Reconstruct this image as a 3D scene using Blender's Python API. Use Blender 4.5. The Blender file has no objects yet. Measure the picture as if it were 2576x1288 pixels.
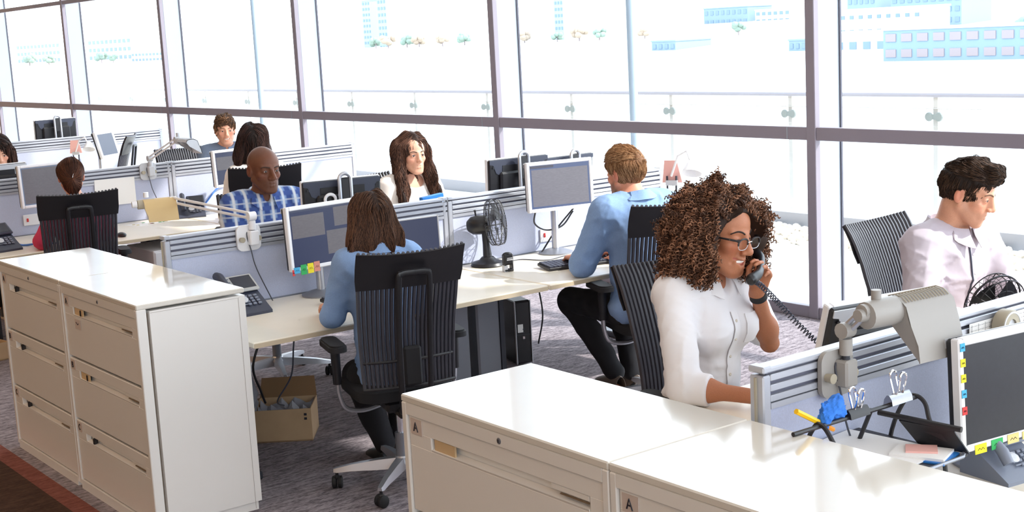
import bpy, math, random
import numpy as np
from mathutils import Matrix, Vector
random.seed(7); RNG = np.random.default_rng(7)
PI = math.pi
D = math.radians
SC = bpy.context.scene
COL = SC.collection

# ---------------------------------------------------------------- camera
cam_data = bpy.data.cameras.new('camera')
cam = bpy.data.objects.new('camera', cam_data); COL.objects.link(cam)
YAW, PIT, ROL = D(143.14132942), D(-9.42882389), D(-3.01028898)
_f = Vector((math.cos(PIT)*math.cos(YAW), math.cos(PIT)*math.sin(YAW), math.sin(PIT)))
_r = Vector((math.sin(YAW), -math.cos(YAW), 0)); _u = _r.cross(_f)
_r2 = _r*math.cos(ROL)+_u*math.sin(ROL); _u2 = -_r*math.sin(ROL)+_u*math.cos(ROL)
_m = Matrix((_r2, _u2, -_f)).transposed().to_4x4(); _m.translation = Vector((0, 0, 2.02))
cam.matrix_world = _m
cam_data.sensor_width = 36; cam_data.lens = 36*3423.1757/2576
cam_data.clip_start = .05; cam_data.clip_end = 3000
SC.camera = cam

# ---------------------------------------------------------------- world, sun, lamps, exposure
SC.view_settings.view_transform = 'Standard'; SC.view_settings.look = 'None'
SC.view_settings.exposure = 0.0; SC.view_settings.gamma = 1.0
SC.cycles.use_denoising = True
SC.cycles.max_bounces = 7; SC.cycles.diffuse_bounces = 4; SC.cycles.glossy_bounces = 3
SC.cycles.transparent_max_bounces = 12; SC.cycles.transmission_bounces = 4
SC.cycles.caustics_reflective = False; SC.cycles.caustics_refractive = False
SC.cycles.sample_clamp_indirect = 6.0
SKY = 4.4
world = bpy.data.worlds.new('sky'); SC.world = world; world.use_nodes = True
_nt = world.node_tree; _bg = _nt.nodes['Background']
_tc = _nt.nodes.new('ShaderNodeTexCoord'); _sp = _nt.nodes.new('ShaderNodeSeparateXYZ')
_cr = _nt.nodes.new('ShaderNodeValToRGB')
_cr.color_ramp.elements[0].position = 0.0; _cr.color_ramp.elements[0].color = (.93, .97, 1, 1)
_cr.color_ramp.elements[1].position = 0.6; _cr.color_ramp.elements[1].color = (.74, .87, 1.0, 1)
_nt.links.new(_tc.outputs['Generated'], _sp.inputs[0]); _nt.links.new(_sp.outputs['Z'], _cr.inputs[0])
_nt.links.new(_cr.outputs[0], _bg.inputs['Color']); _bg.inputs['Strength'].default_value = SKY

sun_d = bpy.data.lights.new('sun', 'SUN'); sun = bpy.data.objects.new('sun', sun_d); COL.objects.link(sun)
sun_d.energy = 6.0; sun_d.angle = D(1.2); sun_d.color = (1, .96, .9)
SUN_DIR = Vector((-.60, -.62, -.72)).normalized()
sun.rotation_euler = SUN_DIR.to_track_quat('-Z', 'Y').to_euler(); sun.location = (10, 12, 12)

CEIL = 4.4; WALL_Y = 7.0
def area(name, loc, sx, sy, power, color, rot=(0, 0, 0)):
    l = bpy.data.lights.new(name, 'AREA'); l.shape = 'RECTANGLE'; l.size = sx; l.size_y = sy
    l.energy = power; l.color = color
    o = bpy.data.objects.new(name, l); COL.objects.link(o); o.location = loc; o.rotation_euler = rot
    return o
# unseen fill lights added below the ceiling to brighten cabinet fronts and desks
for _x in (-11, -7, -3, 1):
    area('ceiling_fill', (_x, -.6, CEIL-.06), 2.4, .5, 38 if _x < -5 else 13, (1, .60, .30))
    area('ceiling_fill', (_x, 3.2, CEIL-.06), 2.4, .4, 10, (1, .95, .9))
_p = area('window_daylight', (-7.5, WALL_Y-.06, 2.25), 29, 4.2, 1, (1, 1, 1), (D(-90), 0, 0))
_p.data.cycles.is_portal = True
EAST_X = 4.5
_p = area('window_daylight', (EAST_X-.12, 1.0, 2.6), 11.6, 3.3, 1, (1, 1, 1), (D(90), 0, D(90)))  # portal over the added east glazing
_p.data.cycles.is_portal = True

# ---------------------------------------------------------------- materials
def mat(name, color=(.8, .8, .8), rough=.5, metal=0.0, spec=.5, coat=0.0, noise=None, bump=None, vcol=False, emit=None, sheen=0, hair=False):
    m = bpy.data.materials.new(name); m.use_nodes = True
    nt = m.node_tree; b = nt.nodes['Principled BSDF']
    b.inputs['Base Color'].default_value = (*color, 1); b.inputs['Roughness'].default_value = rough
    b.inputs['Metallic'].default_value = metal; b.inputs['Specular IOR Level'].default_value = spec
    b.inputs['Coat Weight'].default_value = coat; b.inputs['Coat Roughness'].default_value = .08
    if sheen: b.inputs['Sheen Weight'].default_value = sheen
    tc = nt.nodes.new('ShaderNodeTexCoord')
    if vcol:
        a = nt.nodes.new('ShaderNodeAttribute'); a.attribute_name = 'Col'
        nt.links.new(a.outputs['Color'], b.inputs['Base Color'])
    if noise:                                # (scale, amount): slight uneven colour of the material itself
        n = nt.nodes.new('ShaderNodeTexNoise'); n.inputs['Scale'].default_value = noise[0]; n.inputs['Detail'].default_value = 6
        mx = nt.nodes.new('ShaderNodeMix'); mx.data_type = 'RGBA'; mx.blend_type = 'MULTIPLY'; mx.inputs[0].default_value = noise[1]
        cr = nt.nodes.new('ShaderNodeValToRGB'); cr.color_ramp.elements[0].position = .3; cr.color_ramp.elements[1].position = .7
        nt.links.new(tc.outputs['Object'], n.inputs['Vector']); nt.links.new(n.outputs['Fac'], cr.inputs[0])
        if vcol: nt.links.new(a.outputs['Color'], mx.inputs[6])
        else: mx.inputs[6].default_value = (*color, 1)
        nt.links.new(cr.outputs[0], mx.inputs[7]); nt.links.new(mx.outputs[2], b.inputs['Base Color'])
    if bump:                                 # (scale, strength, distance)
        n = nt.nodes.new('ShaderNodeTexNoise'); n.inputs['Scale'].default_value = bump[0]; n.inputs['Detail'].default_value = 4
        bp = nt.nodes.new('ShaderNodeBump'); bp.inputs['Strength'].default_value = bump[1]; bp.inputs['Distance'].default_value = bump[2]
        nt.links.new(tc.outputs['Object'], n.inputs['Vector']); nt.links.new(n.outputs['Fac'], bp.inputs['Height']); nt.links.new(bp.outputs[0], b.inputs['Normal'])
    if emit:
        b.inputs['Emission Color'].default_value = (*emit[0], 1); b.inputs['Emission Strength'].default_value = emit[1]
    return m

def srgb(r, g, b):
    f = lambda c: (c/255/12.92) if c <= 10 else ((c/255+.055)/1.055)**2.4
    return (f(r), f(g), f(b))

M = {}
M['cream'] = mat('cream_enamel', srgb(236, 233, 229), .28, coat=.35, bump=(900, .05, .0004))
M['cream_top'] = mat('cream_enamel_top', srgb(226, 221, 212), .12, coat=.6, noise=(3, .06))
M['cream_dark'] = mat('cream_gap', srgb(120, 100, 78), .6)
M['card'] = mat('label_card', srgb(205, 190, 182), .6)
M['tan_card'] = mat('tan_card', srgb(206, 178, 138), .7)
M['ink'] = mat('ink', srgb(28, 26, 40), .6)
M['black'] = mat('black_plastic', srgb(30, 29, 33), .38)
M['black_matt'] = mat('black_matt', srgb(26, 25, 29), .7)
M['rib'] = mat('black_rib_rubber', srgb(66, 66, 74), .36)
M['seat'] = mat('black_seat_cloth', srgb(26, 26, 30), .9)
M['alu'] = mat('brushed_aluminium', srgb(196, 198, 206), .32, metal=.75)
M['alu_rail'] = mat('aluminium_rail', srgb(190, 193, 203), .36, metal=.45)
M['chrome'] = mat('chrome', srgb(225, 225, 230), .12, metal=1)
M['seam'] = mat('cabinet_seam', srgb(176, 168, 160), .6)
M['steel'] = mat('dark_steel', srgb(150, 150, 156), .18, metal=1)
M['shoe_black'] = mat('shoe_black', srgb(26, 24, 26), .5)
M['slot'] = mat('rail_slot', srgb(98, 98, 114), .6)
M['fabric'] = mat('panel_cloth', srgb(190, 196, 220), .9, noise=(240, .12), bump=(600, .2, .0006))
M['desk'] = mat('maple_laminate', srgb(246, 236, 218), .3, noise=(5, .05), coat=.1)
M['desk_edge'] = mat('maple_edge', srgb(206, 188, 160), .5)
M['dark_metal'] = mat('charcoal_metal', srgb(62, 64, 72), .45, metal=.3)
M['grey_metal'] = mat('grey_metal', srgb(140, 143, 152), .4, metal=.5)
M['white_pl'] = mat('white_plastic', srgb(236, 236, 240), .35)
M['silver_pl'] = mat('silver_plastic', srgb(205, 207, 213), .35, metal=.2)
M['beige_pl'] = mat('beige_plastic', srgb(172, 163, 144), .42)
M['greyb_pl'] = mat('grey_beige_plastic', srgb(158, 154, 150), .42)
M['gold_shade'] = mat('sand_enamel', srgb(206, 178, 128), .5)
M['phone_dk'] = mat('phone_charcoal', srgb(58, 62, 78), .4)
M['phone_lt'] = mat('phone_grey', srgb(186, 186, 184), .4)
M['phone_key'] = mat('phone_keys', srgb(120, 126, 142), .4)
M['lcd'] = mat('phone_lcd', srgb(46, 48, 60), .15)
M['cable'] = mat('cable_grey', srgb(70, 72, 82), .5)
M['cable_blue'] = mat('cable_blue', srgb(80, 130, 210), .5)
M['carton'] = mat('carton', srgb(196, 164, 128), .85, noise=(12, .08))
M['carton_in'] = mat('carton_inside', srgb(140, 108, 76), .9)
M['bag'] = mat('plastic_bag', srgb(150, 150, 158), .25)
M['paper'] = mat('paper', srgb(240, 238, 236), .8)
M['blue'] = mat('blue_card', srgb(40, 120, 200), .5)
M['navy'] = mat('navy_card', srgb(30, 50, 110), .5)
M['yellow'] = mat('yellow_tab', srgb(236, 218, 40), .7)
M['green'] = mat('green_tab', srgb(50, 170, 90), .7)
M['red'] = mat('red_tab', srgb(210, 60, 60), .7)
M['salmon'] = mat('salmon_tab', srgb(214, 140, 120), .7)
M['cyan'] = mat('cyan_tab', srgb(70, 170, 215), .7)
M['buff'] = mat('buff_tab', srgb(220, 200, 130), .7)
M['orange'] = mat('orange', srgb(235, 150, 30), .5)
M['pencil'] = mat('pencil_yellow', srgb(240, 190, 20), .45)
M['rubber'] = mat('rubber', srgb(24, 24, 26), .7)
M['plush'] = mat('blue_plush', srgb(50, 120, 215), .9, bump=(300, .6, .002))
M['pink'] = mat('pink_paper', srgb(232, 178, 170), .8)
M['frame'] = mat('window_frame_paint', srgb(140, 132, 142), .45)
M['fin'] = mat('fin_paint', srgb(158, 165, 174), .5)
M['gasket'] = mat('gasket', srgb(84, 84, 96), .6)
M['plaster'] = mat('plaster', srgb(196, 160, 122), .9)
M['ceil'] = mat('ceiling_paint', srgb(236, 230, 222), .9)

def screen_mat(name, base, lines=None, scale=90):
    m = bpy.data.materials.new(name); m.use_nodes = True; nt = m.node_tree; b = nt.nodes['Principled BSDF']
    b.inputs['Base Color'].default_value = (.01, .01, .012, 1); b.inputs['Roughness'].default_value = .25; b.inputs['Specular IOR Level'].default_value = .3
    b.inputs['Emission Strength'].default_value = .8
    b.inputs['Emission Color'].default_value = (*base, 1)
    if lines:
        tc = nt.nodes.new('ShaderNodeTexCoord'); mp = nt.nodes.new('ShaderNodeMapping')
        mp.inputs['Scale'].default_value = (1, 1, 1)
        br = nt.nodes.new('ShaderNodeTexBrick'); br.inputs['Scale'].default_value = scale
        br.inputs['Color1'].default_value = (*base, 1); br.inputs['Color2'].default_value = (*[c*.86 for c in base], 1)
        br.inputs['Mortar'].default_value = (*lines, 1); br.inputs['Mortar Size'].default_value = .07
        br.inputs['Brick Width'].default_value = 2.4; br.inputs['Row Height'].default_value = .5
        nt.links.new(tc.outputs['Object'], mp.inputs[0]); nt.links.new(mp.outputs[0], br.inputs[0]); nt.links.new(br.outputs['Color'], b.inputs['Emission Color'])
        mp.inputs['Rotation'].default_value = (D(-90), 0, 0)
    return m
M['scr_navy'] = screen_mat('screen_navy', srgb(52, 60, 96))
M['scr_slate'] = screen_mat('screen_slate', srgb(72, 78, 104))
M['scr_grey'] = screen_mat('screen_sheet', srgb(122, 118, 124), srgb(112, 109, 117), 170)
M['scr_pale'] = screen_mat('screen_pale_sheet', srgb(166, 164, 174), srgb(152, 150, 162), 150)
M['scr_bar'] = screen_mat('screen_bar', srgb(112, 128, 170))
M['scr_off'] = mat('screen_off', srgb(30, 31, 40), .3, spec=.4, noise=(60, .2))
M['scr_bluegrey'] = screen_mat('screen_bluegrey', srgb(120, 134, 160))

# ---------------------------------------------------------------- mesh builder
class MB:
    def __init__(s): s.v = []; s.f = []; s.mi = []; s.mats = []
    def _m(s, m):
        if isinstance(m, str): m = M[m]
        if m not in s.mats: s.mats.append(m)
        return s.mats.index(m)
    def add(s, vs, fs, m, X=None):
        o = len(s.v); k = s._m(m)
        if X is not None: vs = [X @ Vector(v) for v in vs]
        s.v += [tuple(v) for v in vs]; s.f += [tuple(i+o for i in f) for f in fs]; s.mi += [k]*len(fs)
        return s
    def box(s, c, d, m, X=None, bev=0.0):
        x, y, z = d[0]/2, d[1]/2, d[2]/2
        if bev <= 0:
            vs = [(c[0]+a*x, c[1]+b*y, c[2]+e*z) for a in (-1, 1) for b in (-1, 1) for e in (-1, 1)]
            fs = [(0, 1, 3, 2), (4, 6, 7, 5), (0, 4, 5, 1), (2, 3, 7, 6), (0, 2, 6, 4), (1, 5, 7, 3)]
            return s.add(vs, fs, m, X)
        b_ = min(bev, x*.99, y*.99, z*.99)
        vs = []; idx = {}
        for a in (-1, 1):
            for b in (-1, 1):
                for e in (-1, 1):
                    for ax in range(3):
                        p = [a*x, b*y, e*z]
                        for j in range(3):
                            if j != ax: p[j] -= (a, b, e)[j]*b_
                        idx[(a, b, e, ax)] = len(vs); vs.append((c[0]+p[0], c[1]+p[1], c[2]+p[2]))
        fs = []
        for ax in range(3):
            for sg in (-1, 1):
                o = [j for j in range(3) if j != ax]; q = []
                for u, w in ((-1, -1), (1, -1), (1, 1), (-1, 1)):
                    t = [0, 0, 0]; t[ax] = sg; t[o[0]] = u; t[o[1]] = w; q.append(idx[(*t, ax)])
                flip = (sg < 0) ^ (ax == 1)
                fs.append(tuple(q[::-1] if flip else q))
        for ax in range(3):                      # edges along ax
            o = [j for j in range(3) if j != ax]
            for u in (-1, 1):
                for w in (-1, 1):
                    q = []
                    for e, fa in ((-1, o[0]), (1, o[0]), (1, o[1]), (-1, o[1])):
                        t = [0, 0, 0]; t[ax] = e; t[o[0]] = u; t[o[1]] = w; q.append(idx[(*t, fa)])
                    if (u*w > 0) ^ (ax == 1): q = q
                    else: q = q[::-1]
                    fs.append(tuple(q))
        for a in (-1, 1):
            for b in (-1, 1):
                for e in (-1, 1):
                    q = [idx[(a, b, e, 0)], idx[(a, b, e, 1)], idx[(a, b, e, 2)]]
                    fs.append(tuple(q if a*b*e > 0 else q[::-1]))
        return s.add(vs, fs, m, X)
    def tube(s, path, r, m, n=8, X=None, closed=False, flat=None, cap=True):
        P = [Vector(p) for p in path]; N = len(P)
        rs = r if isinstance(r, (list, tuple)) else [r]*N
        vs = []; up = None
        for i in range(N):
            if closed: t = (P[(i+1) % N]-P[i-1])
            else: t = P[min(i+1, N-1)]-P[max(i-1, 0)]
            if t.length < 1e-9: t = Vector((0, 0, 1))
            t.normalize()
            if up is None:
                up = Vector((0, 0, 1)) if abs(t.z) < .9 else Vector((0, 1, 0))
            a = t.cross(up)
            if a.length < 1e-6: a = t.cross(Vector((1, 0, 0)))
            a.normalize(); b = a.cross(t).normalized(); up = b
            for k in range(n):
                q = 2*PI*k/n
                vs.append(P[i]+a*math.cos(q)*rs[i]+b*math.sin(q)*rs[i]*(flat or 1))
        fs = []
        for i in range(N if closed else N-1):
            j = (i+1) % N
            for k in range(n):
                l = (k+1) % n
                fs.append((i*n+k, i*n+l, j*n+l, j*n+k))
        if cap and not closed:
            fs.append(tuple(range(n))[::-1]); fs.append(tuple((N-1)*n+k for k in range(n)))
        return s.add(vs, fs, m, X)
    def cyl(s, a, b, r, m, r2=None, n=16, X=None):
        return s.tube([a, b], [r, r if r2 is None else r2], m, n, X)
    def lathe(s, prof, m, n=24, X=None, c=(0, 0, 0)):
        vs = []; N = len(prof)
        for (r, z) in prof:
            for k in range(n):
                q = 2*PI*k/n; vs.append((c[0]+r*math.cos(q), c[1]+r*math.sin(q), c[2]+z))
        fs = [(i*n+k, i*n+(k+1) % n, (i+1)*n+(k+1) % n, (i+1)*n+k) for i in range(N-1) for k in range(n)]
        fs.append(tuple(range(n))[::-1]); fs.append(tuple((N-1)*n+k for k in range(n)))
        return s.add(vs, fs, m, X)
    def ell(s, c, r, m, X=None, n=16, k=10):
        vs = [(c[0], c[1], c[2]-r[2])]
        for i in range(1, k):
            a = PI*i/k-PI/2
            for j in range(n):
                q = 2*PI*j/n
                vs.append((c[0]+r[0]*math.cos(a)*math.cos(q), c[1]+r[1]*math.cos(a)*math.sin(q), c[2]+r[2]*math.sin(a)))
        vs.append((c[0], c[1], c[2]+r[2])); L = len(vs)-1
        fs = [(0, 1+(j+1) % n, 1+j) for j in range(n)]
        for i in range(k-2):
            for j in range(n):
                a = 1+i*n+j; b = 1+i*n+(j+1) % n; fs.append((a, b, b+n, a+n))
        fs += [(L, 1+(k-2)*n+j, 1+(k-2)*n+(j+1) % n) for j in range(n)]
        return s.add(vs, fs, m, X)
    def prism(s, poly, h, m, X=None):            # poly in xy, extruded along z from 0 to h
        n = len(poly)
        vs = [(p[0], p[1], 0) for p in poly]+[(p[0], p[1], h) for p in poly]
        fs = [tuple(range(n))[::-1], tuple(range(n, 2*n))]+[(i, (i+1) % n, n+(i+1) % n, n+i) for i in range(n)]
        return s.add(vs, fs, m, X)
    def sheet(s, grid, m, X=None, th=0.0):        # grid rows of points; th gives it thickness along its normal
        R = len(grid); Cn = len(grid[0]); P = [[Vector(p) for p in row] for row in grid]
        fs = [(i*Cn+j, i*Cn+j+1, (i+1)*Cn+j+1, (i+1)*Cn+j) for i in range(R-1) for j in range(Cn-1)]
        vs = [p for row in P for p in row]
        if th:
            bk = []
            for i in range(R):
                for j in range(Cn):
                    a = P[min(i+1, R-1)][j]-P[max(i-1, 0)][j]; b = P[i][min(j+1, Cn-1)]-P[i][max(j-1, 0)]
                    nn = b.cross(a); nn.normalize(); bk.append(P[i][j]-nn*th)
            o = len(vs); vs += bk
            fs += [(o+q[3], o+q[2], o+q[1], o+q[0]) for q in fs[:]]
            for j in range(Cn-1):
                fs.append((j+1, j, o+j, o+j+1)); e = (R-1)*Cn; fs.append((e+j, e+j+1, o+e+j+1, o+e+j))
            for i in range(R-1):
                a = i*Cn; b = a+Cn; fs.append((a, b, o+b, o+a)); a += Cn-1; b += Cn-1; fs.append((b, a, o+a, o+b))
        return s.add(vs, fs, m, X)
    def mesh(s, name):
        me = bpy.data.meshes.new(name); me.from_pydata(s.v, [], s.f)
        for m in s.mats: me.materials.append(m)
        me.polygons.foreach_set('material_index', s.mi)
        me.polygons.foreach_set('use_smooth', [True]*len(s.f))
        me.update(); me.set_sharp_from_angle(angle=D(38))
        return me
    def build(s, name, parent=None, label=None):
        o = bpy.data.objects.new(name, s.mesh(name)); COL.objects.link(o)
        if parent is not None: o.parent = parent
        if label: o['label'] = label
        return o

def thing(name, label, cat, loc=(0, 0, 0), rz=0.0, group=None):
    o = bpy.data.objects.new(name, None); COL.objects.link(o); o.empty_display_size = .1
    o.location = loc; o.rotation_euler = (0, 0, rz); o['label'] = label; o['category'] = cat
    if group: o['group'] = group
    return o
def tag(o, label, cat, group=None, kind=None):
    o['label'] = label; o['category'] = cat
    if group: o['group'] = group
    if kind: o['kind'] = kind
    return o
def struct(o, label=None):
    o['kind'] = 'structure'
    if label: o['label'] = label; o['category'] = label.split()[-1]
    return o
def dup(root, loc, rz, label, group=None):
    def rec(o, par):
        c = o.copy(); COL.objects.link(c); c.parent = par
        for ch in [x for x in bpy.data.objects if x.parent == o and x != c]: rec(ch, c)
        return c
    r = rec(root, None); r.location = loc; r.rotation_euler = (0, 0, rz); r['label'] = label
    if group: r['group'] = group
    return r
def T(x, y, z): return Matrix.Translation((x, y, z))
def RZ(a): return Matrix.Rotation(a, 4, 'Z')
def RX(a): return Matrix.Rotation(a, 4, 'X')
def RY(a): return Matrix.Rotation(a, 4, 'Y')
def arc(c, r, a0, a1, n, plane='xz'):
    out = []
    for i in range(n+1):
        a = a0+(a1-a0)*i/n; u = r*math.cos(a); w = r*math.sin(a)
        out.append({'xz': (c[0]+u, c[1], c[2]+w), 'xy': (c[0]+u, c[1]+w, c[2]), 'yz': (c[0], c[1]+u, c[2]+w)}[plane])
    return out
def rrect(w, h, r, n=4):
    out = []
    for cx, cy, a in ((w/2-r, h/2-r, 0), (-w/2+r, h/2-r, 90), (-w/2+r, -h/2+r, 180), (w/2-r, -h/2+r, 270)):
        for i in range(n+1):
            q = D(a+90*i/n); out.append((cx+r*math.cos(q), cy+r*math.sin(q)))
    return out
def spline(pts, n=8):                              # Catmull-Rom through pts
    P = [Vector(p) for p in pts]; P = [P[0]*2-P[1]]+P+[P[-1]*2-P[-2]]; out = []
    for i in range(1, len(P)-2):
        for k in range(n):
            t = k/n; a, b, c, d = P[i-1:i+3]
            out.append(.5*((2*b)+(c-a)*t+(2*a-5*b+4*c-d)*t*t+(3*b-a-3*c+d)*t**3))
    out.append(P[-2]); return out
# ---------------------------------------------------------------- the setting
def carpet_mat(name, c1, c2, scale=220):
    m = bpy.data.materials.new(name); m.use_nodes = True; nt = m.node_tree; b = nt.nodes['Principled BSDF']
    b.inputs['Roughness'].default_value = .95; b.inputs['Specular IOR Level'].default_value = .1
    tc = nt.nodes.new('ShaderNodeTexCoord'); mp = nt.nodes.new('ShaderNodeMapping'); mp.inputs['Scale'].default_value = (1, .22, 1)
    mp.inputs['Rotation'].default_value = (0, 0, D(18))
    n = nt.nodes.new('ShaderNodeTexNoise'); n.inputs['Scale'].default_value = scale; n.inputs['Detail'].default_value = 3
    n2 = nt.nodes.new('ShaderNodeTexNoise'); n2.inputs['Scale'].default_value = 46; n2.inputs['Detail'].default_value = 5
    ad = nt.nodes.new('ShaderNodeMath'); ad.operation = 'ADD'
    ml = nt.nodes.new('ShaderNodeMath'); ml.operation = 'MULTIPLY'; ml.inputs[1].default_value = .5
    cr = nt.nodes.new('ShaderNodeValToRGB'); cr.color_ramp.elements[0].position = .40; cr.color_ramp.elements[1].position = .60
    cr.color_ramp.elements[0].color = (*c1, 1); cr.color_ramp.elements[1].color = (*c2, 1)
    bp = nt.nodes.new('ShaderNodeBump'); bp.inputs['Strength'].default_value = .5; bp.inputs['Distance'].default_value = .004
    L = nt.links.new
    L(tc.outputs['Object'], mp.inputs[0]); L(mp.outputs[0], n.inputs['Vector']); L(mp.outputs[0], n2.inputs['Vector'])
    L(n.outputs['Fac'], ad.inputs[0]); L(n2.outputs['Fac'], ad.inputs[1]); L(ad.outputs[0], ml.inputs[0]); L(ml.outputs[0], cr.inputs[0])
    L(cr.outputs[0], b.inputs['Base Color']); L(ml.outputs[0], bp.inputs['Height']); L(bp.outputs[0], b.inputs['Normal'])
    return m
M['carpet'] = carpet_mat('carpet_grey', srgb(100, 92, 98), srgb(168, 158, 162))
M['carpet_dark'] = carpet_mat('carpet_brown', srgb(62, 46, 40), srgb(84, 64, 54))
M['carpet_red'] = carpet_mat('carpet_rust', srgb(112, 66, 60), srgb(140, 90, 80))

AISLE_Y = 1.97
b = MB(); b.box(((EAST_X-26)/2, (AISLE_Y+WALL_Y)/2, -.05), (26+EAST_X, WALL_Y-AISLE_Y, .1), 'carpet'); struct(b.build('floor'))
b = MB(); b.box(((EAST_X-26)/2, AISLE_Y-.045, -.05), (26+EAST_X, .09, .1), 'carpet_red'); struct(b.build('trim_1'))
b = MB(); b.box(((EAST_X-26)/2, (AISLE_Y-.09-5)/2, -.05), (26+EAST_X, AISLE_Y-.09+5, .1), 'carpet_dark'); struct(b.build('floor_aisle'))
b = MB(); b.box(((EAST_X-26)/2, 1.0, CEIL+.05), (26.4+EAST_X, 12.2, .1), 'ceil'); struct(b.build('ceiling'))
b = MB(); b.box(((EAST_X-26)/2, -5.05, CEIL/2), (26+EAST_X, .1, CEIL), 'plaster'); struct(b.build('wall_south'))
b = MB(); b.box((EAST_X+.05, 1.0, .44), (.1, 12, .88), 'plaster'); struct(b.build('wall_east'))
b = MB(); b.box((-26.05, 1.0, CEIL/2), (.1, 12, CEIL), 'plaster'); struct(b.build('wall_west'))

# glass: clear, a little reflection
g = bpy.data.materials.new('clear_glass'); g.use_nodes = True; nt = g.node_tree; nt.nodes.remove(nt.nodes['Principled BSDF'])
tr = nt.nodes.new('ShaderNodeBsdfTransparent'); gl = nt.nodes.new('ShaderNodeBsdfGlossy'); fr = nt.nodes.new('ShaderNodeLayerWeight'); pw = nt.nodes.new('ShaderNodeMath'); pw.operation = 'POWER'; pw.inputs[1].default_value = 5; sc_ = nt.nodes.new('ShaderNodeMath'); sc_.operation = 'MULTIPLY_ADD'; sc_.inputs[1].default_value = .25; sc_.inputs[2].default_value = .015; mx = nt.nodes.new('ShaderNodeMixShader')
tr.inputs[0].default_value = (.985, .995, 1, 1); gl.inputs['Roughness'].default_value = .02; 
nt.links.new(fr.outputs['Facing'], pw.inputs[0]); nt.links.new(pw.outputs[0], sc_.inputs[0]); nt.links.new(sc_.outputs[0], mx.inputs[0]); nt.links.new(tr.outputs[0], mx.inputs[1]); nt.links.new(gl.outputs[0], mx.inputs[2]); nt.links.new(mx.outputs[0], nt.nodes['Material Output'].inputs[0])
M['glass'] = g

BAY = 3.47
for i, k in enumerate(range(6, -3, -1)):
    xr = -5.95-BAY*k                        # right-hand post of this bay
    xl = xr-BAY
    w = bpy.data.objects.new('window_%d' % (i+1), None); COL.objects.link(w); w['kind'] = 'structure'
    w.location = (0, WALL_Y, 0)
    b = MB(); b.box((xr, -.012, CEIL/2), (.076, .05, CEIL), 'frame', bev=.004)
    b.box((xr-.042, -.005, CEIL/2), (.006, .04, CEIL), 'gasket'); b.build('post', w)
    b = MB(); b.box((xr+.0, .125, CEIL/2), (.05, .21, CEIL), 'fin'); b.box((xr+.02, .236, CEIL/2), (.03, .016, CEIL), 'gasket'); b.build('fin', w)
    mid = (xl+xr)/2; ww = BAY-.076
    for z, h, nm in ((1.243, .086, 'transom'), (2.742, .056, 'transom'), (.04, .08, 'sill')):
        b = MB(); b.box((mid, 0, z), (ww, .055, h), 'frame', bev=.003)
        if nm == 'transom' and z < 2:
            b.box((xr-.21, -.029, z), (.006, .004, h), 'fin')
        b.build(nm, w)
    for z0, z1 in ((.08, 1.2), (1.286, 2.714), (2.77, CEIL)):
        b = MB(); b.box((mid, .24, (z0+z1)/2), (BAY-.04, .01, z1-z0), 'glass'); b.build('pane', w)

# unseen east glazing, added to brighten the east-facing sides
w = bpy.data.objects.new('window_10', None); COL.objects.link(w); w['kind'] = 'structure'; w.location = (EAST_X, 0, 0)
for k in range(5):
    b = MB(); b.box((.05, -5+3*k, (CEIL+.88)/2), (.1, .08, CEIL-.88), 'frame'); b.build('post', w)
b = MB(); b.box((.08, 1, (CEIL+.88)/2), (.01, 12, CEIL-.88), 'glass'); b.build('pane', w)

# ---------------------------------------------------------------- outside
M['terrace'] = mat('terrace_paving', srgb(232, 230, 226), .8, noise=(3, .08))
M['kerb'] = mat('kerb_stone', srgb(168, 168, 174), .8)
M['pebble'] = mat('pebbles', srgb(214, 204, 190), .8)
M['rail_out'] = mat('steel_out', srgb(158, 154, 160), .5)
M['post_out'] = mat('post_out', srgb(196, 190, 182), .6)
M['clamp_out'] = mat('clamp_out', srgb(144, 148, 142), .5)
M['col_out'] = mat('column_out', srgb(158, 172, 184), .6)
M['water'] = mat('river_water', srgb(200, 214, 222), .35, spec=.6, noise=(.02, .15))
b = MB(); b.box((-16, 9.65, -.06), (60, 4.7, .1), 'terrace'); struct(b.build('terrace'))
b = MB(); b.box((-16, 10.15, .06), (60, .22, .14), 'kerb'); struct(b.build('terrace_kerb'))
b = MB()
for i in range(1500):
    x = random.uniform(-12, -4.5); y = random.uniform(9.25, 10.0); r = random.uniform(.018, .045)
    b.ell((x, y, r*.5-.01), (r, r*random.uniform(.7, 1.1), r*.75), 'pebble', n=6, k=4)
o = b.build('pebble_bed'); tag(o, 'bed of pale pebbles along the terrace kerb outside the glass', 'pebbles', kind='stuff')
bal = thing('balustrade', 'pale steel and glass balustrade along the terrace beyond the windows', 'railing', (0, 11, 0))
b = MB(); b.tube([(-40, 0, 1.205), (4, 0, 1.205)], .024, 'rail_out', 8); b.build('handrail', bal)
b = MB(); b.tube([(-40, 0, 1.075), (4, 0, 1.075)], .006, 'post_out', 6); b.build('wire', bal)
for k in range(-6, 18):
    x = -7.88-1.795*k
    b = MB(); b.box((x, .02, .59), (.05, .03, 1.2), 'post_out'); b.build('post', bal)
    b = MB()
    for s in (-1, 1): b.lathe([(0.001, -.012), (.04, -.012), (.046, 0), (.04, .012), (.001, .012)], 'clamp_out', 12, T(x+s*.055, -.02, 1.0)@RX(D(90)))
    b.box((x, -.02, 1.0), (.12, .02, .05), 'clamp_out'); b.build('clamp', bal)
b = MB(); b.box((-18, -.03, .55), (44, .01, 1.0), 'glass'); b.build('glass_panel', bal)
for x, l in ((-9.68, 'slim pale outdoor column right of the middle, seen through the glass'), (-17.4, 'slim pale outdoor column left of the middle, seen through the glass')):
    b = MB(); b.tube([(x, 8.8, -.01), (x, 8.8, 7)], .042, 'col_out', 14); tag(b.build('column'), l, 'column')

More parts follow.
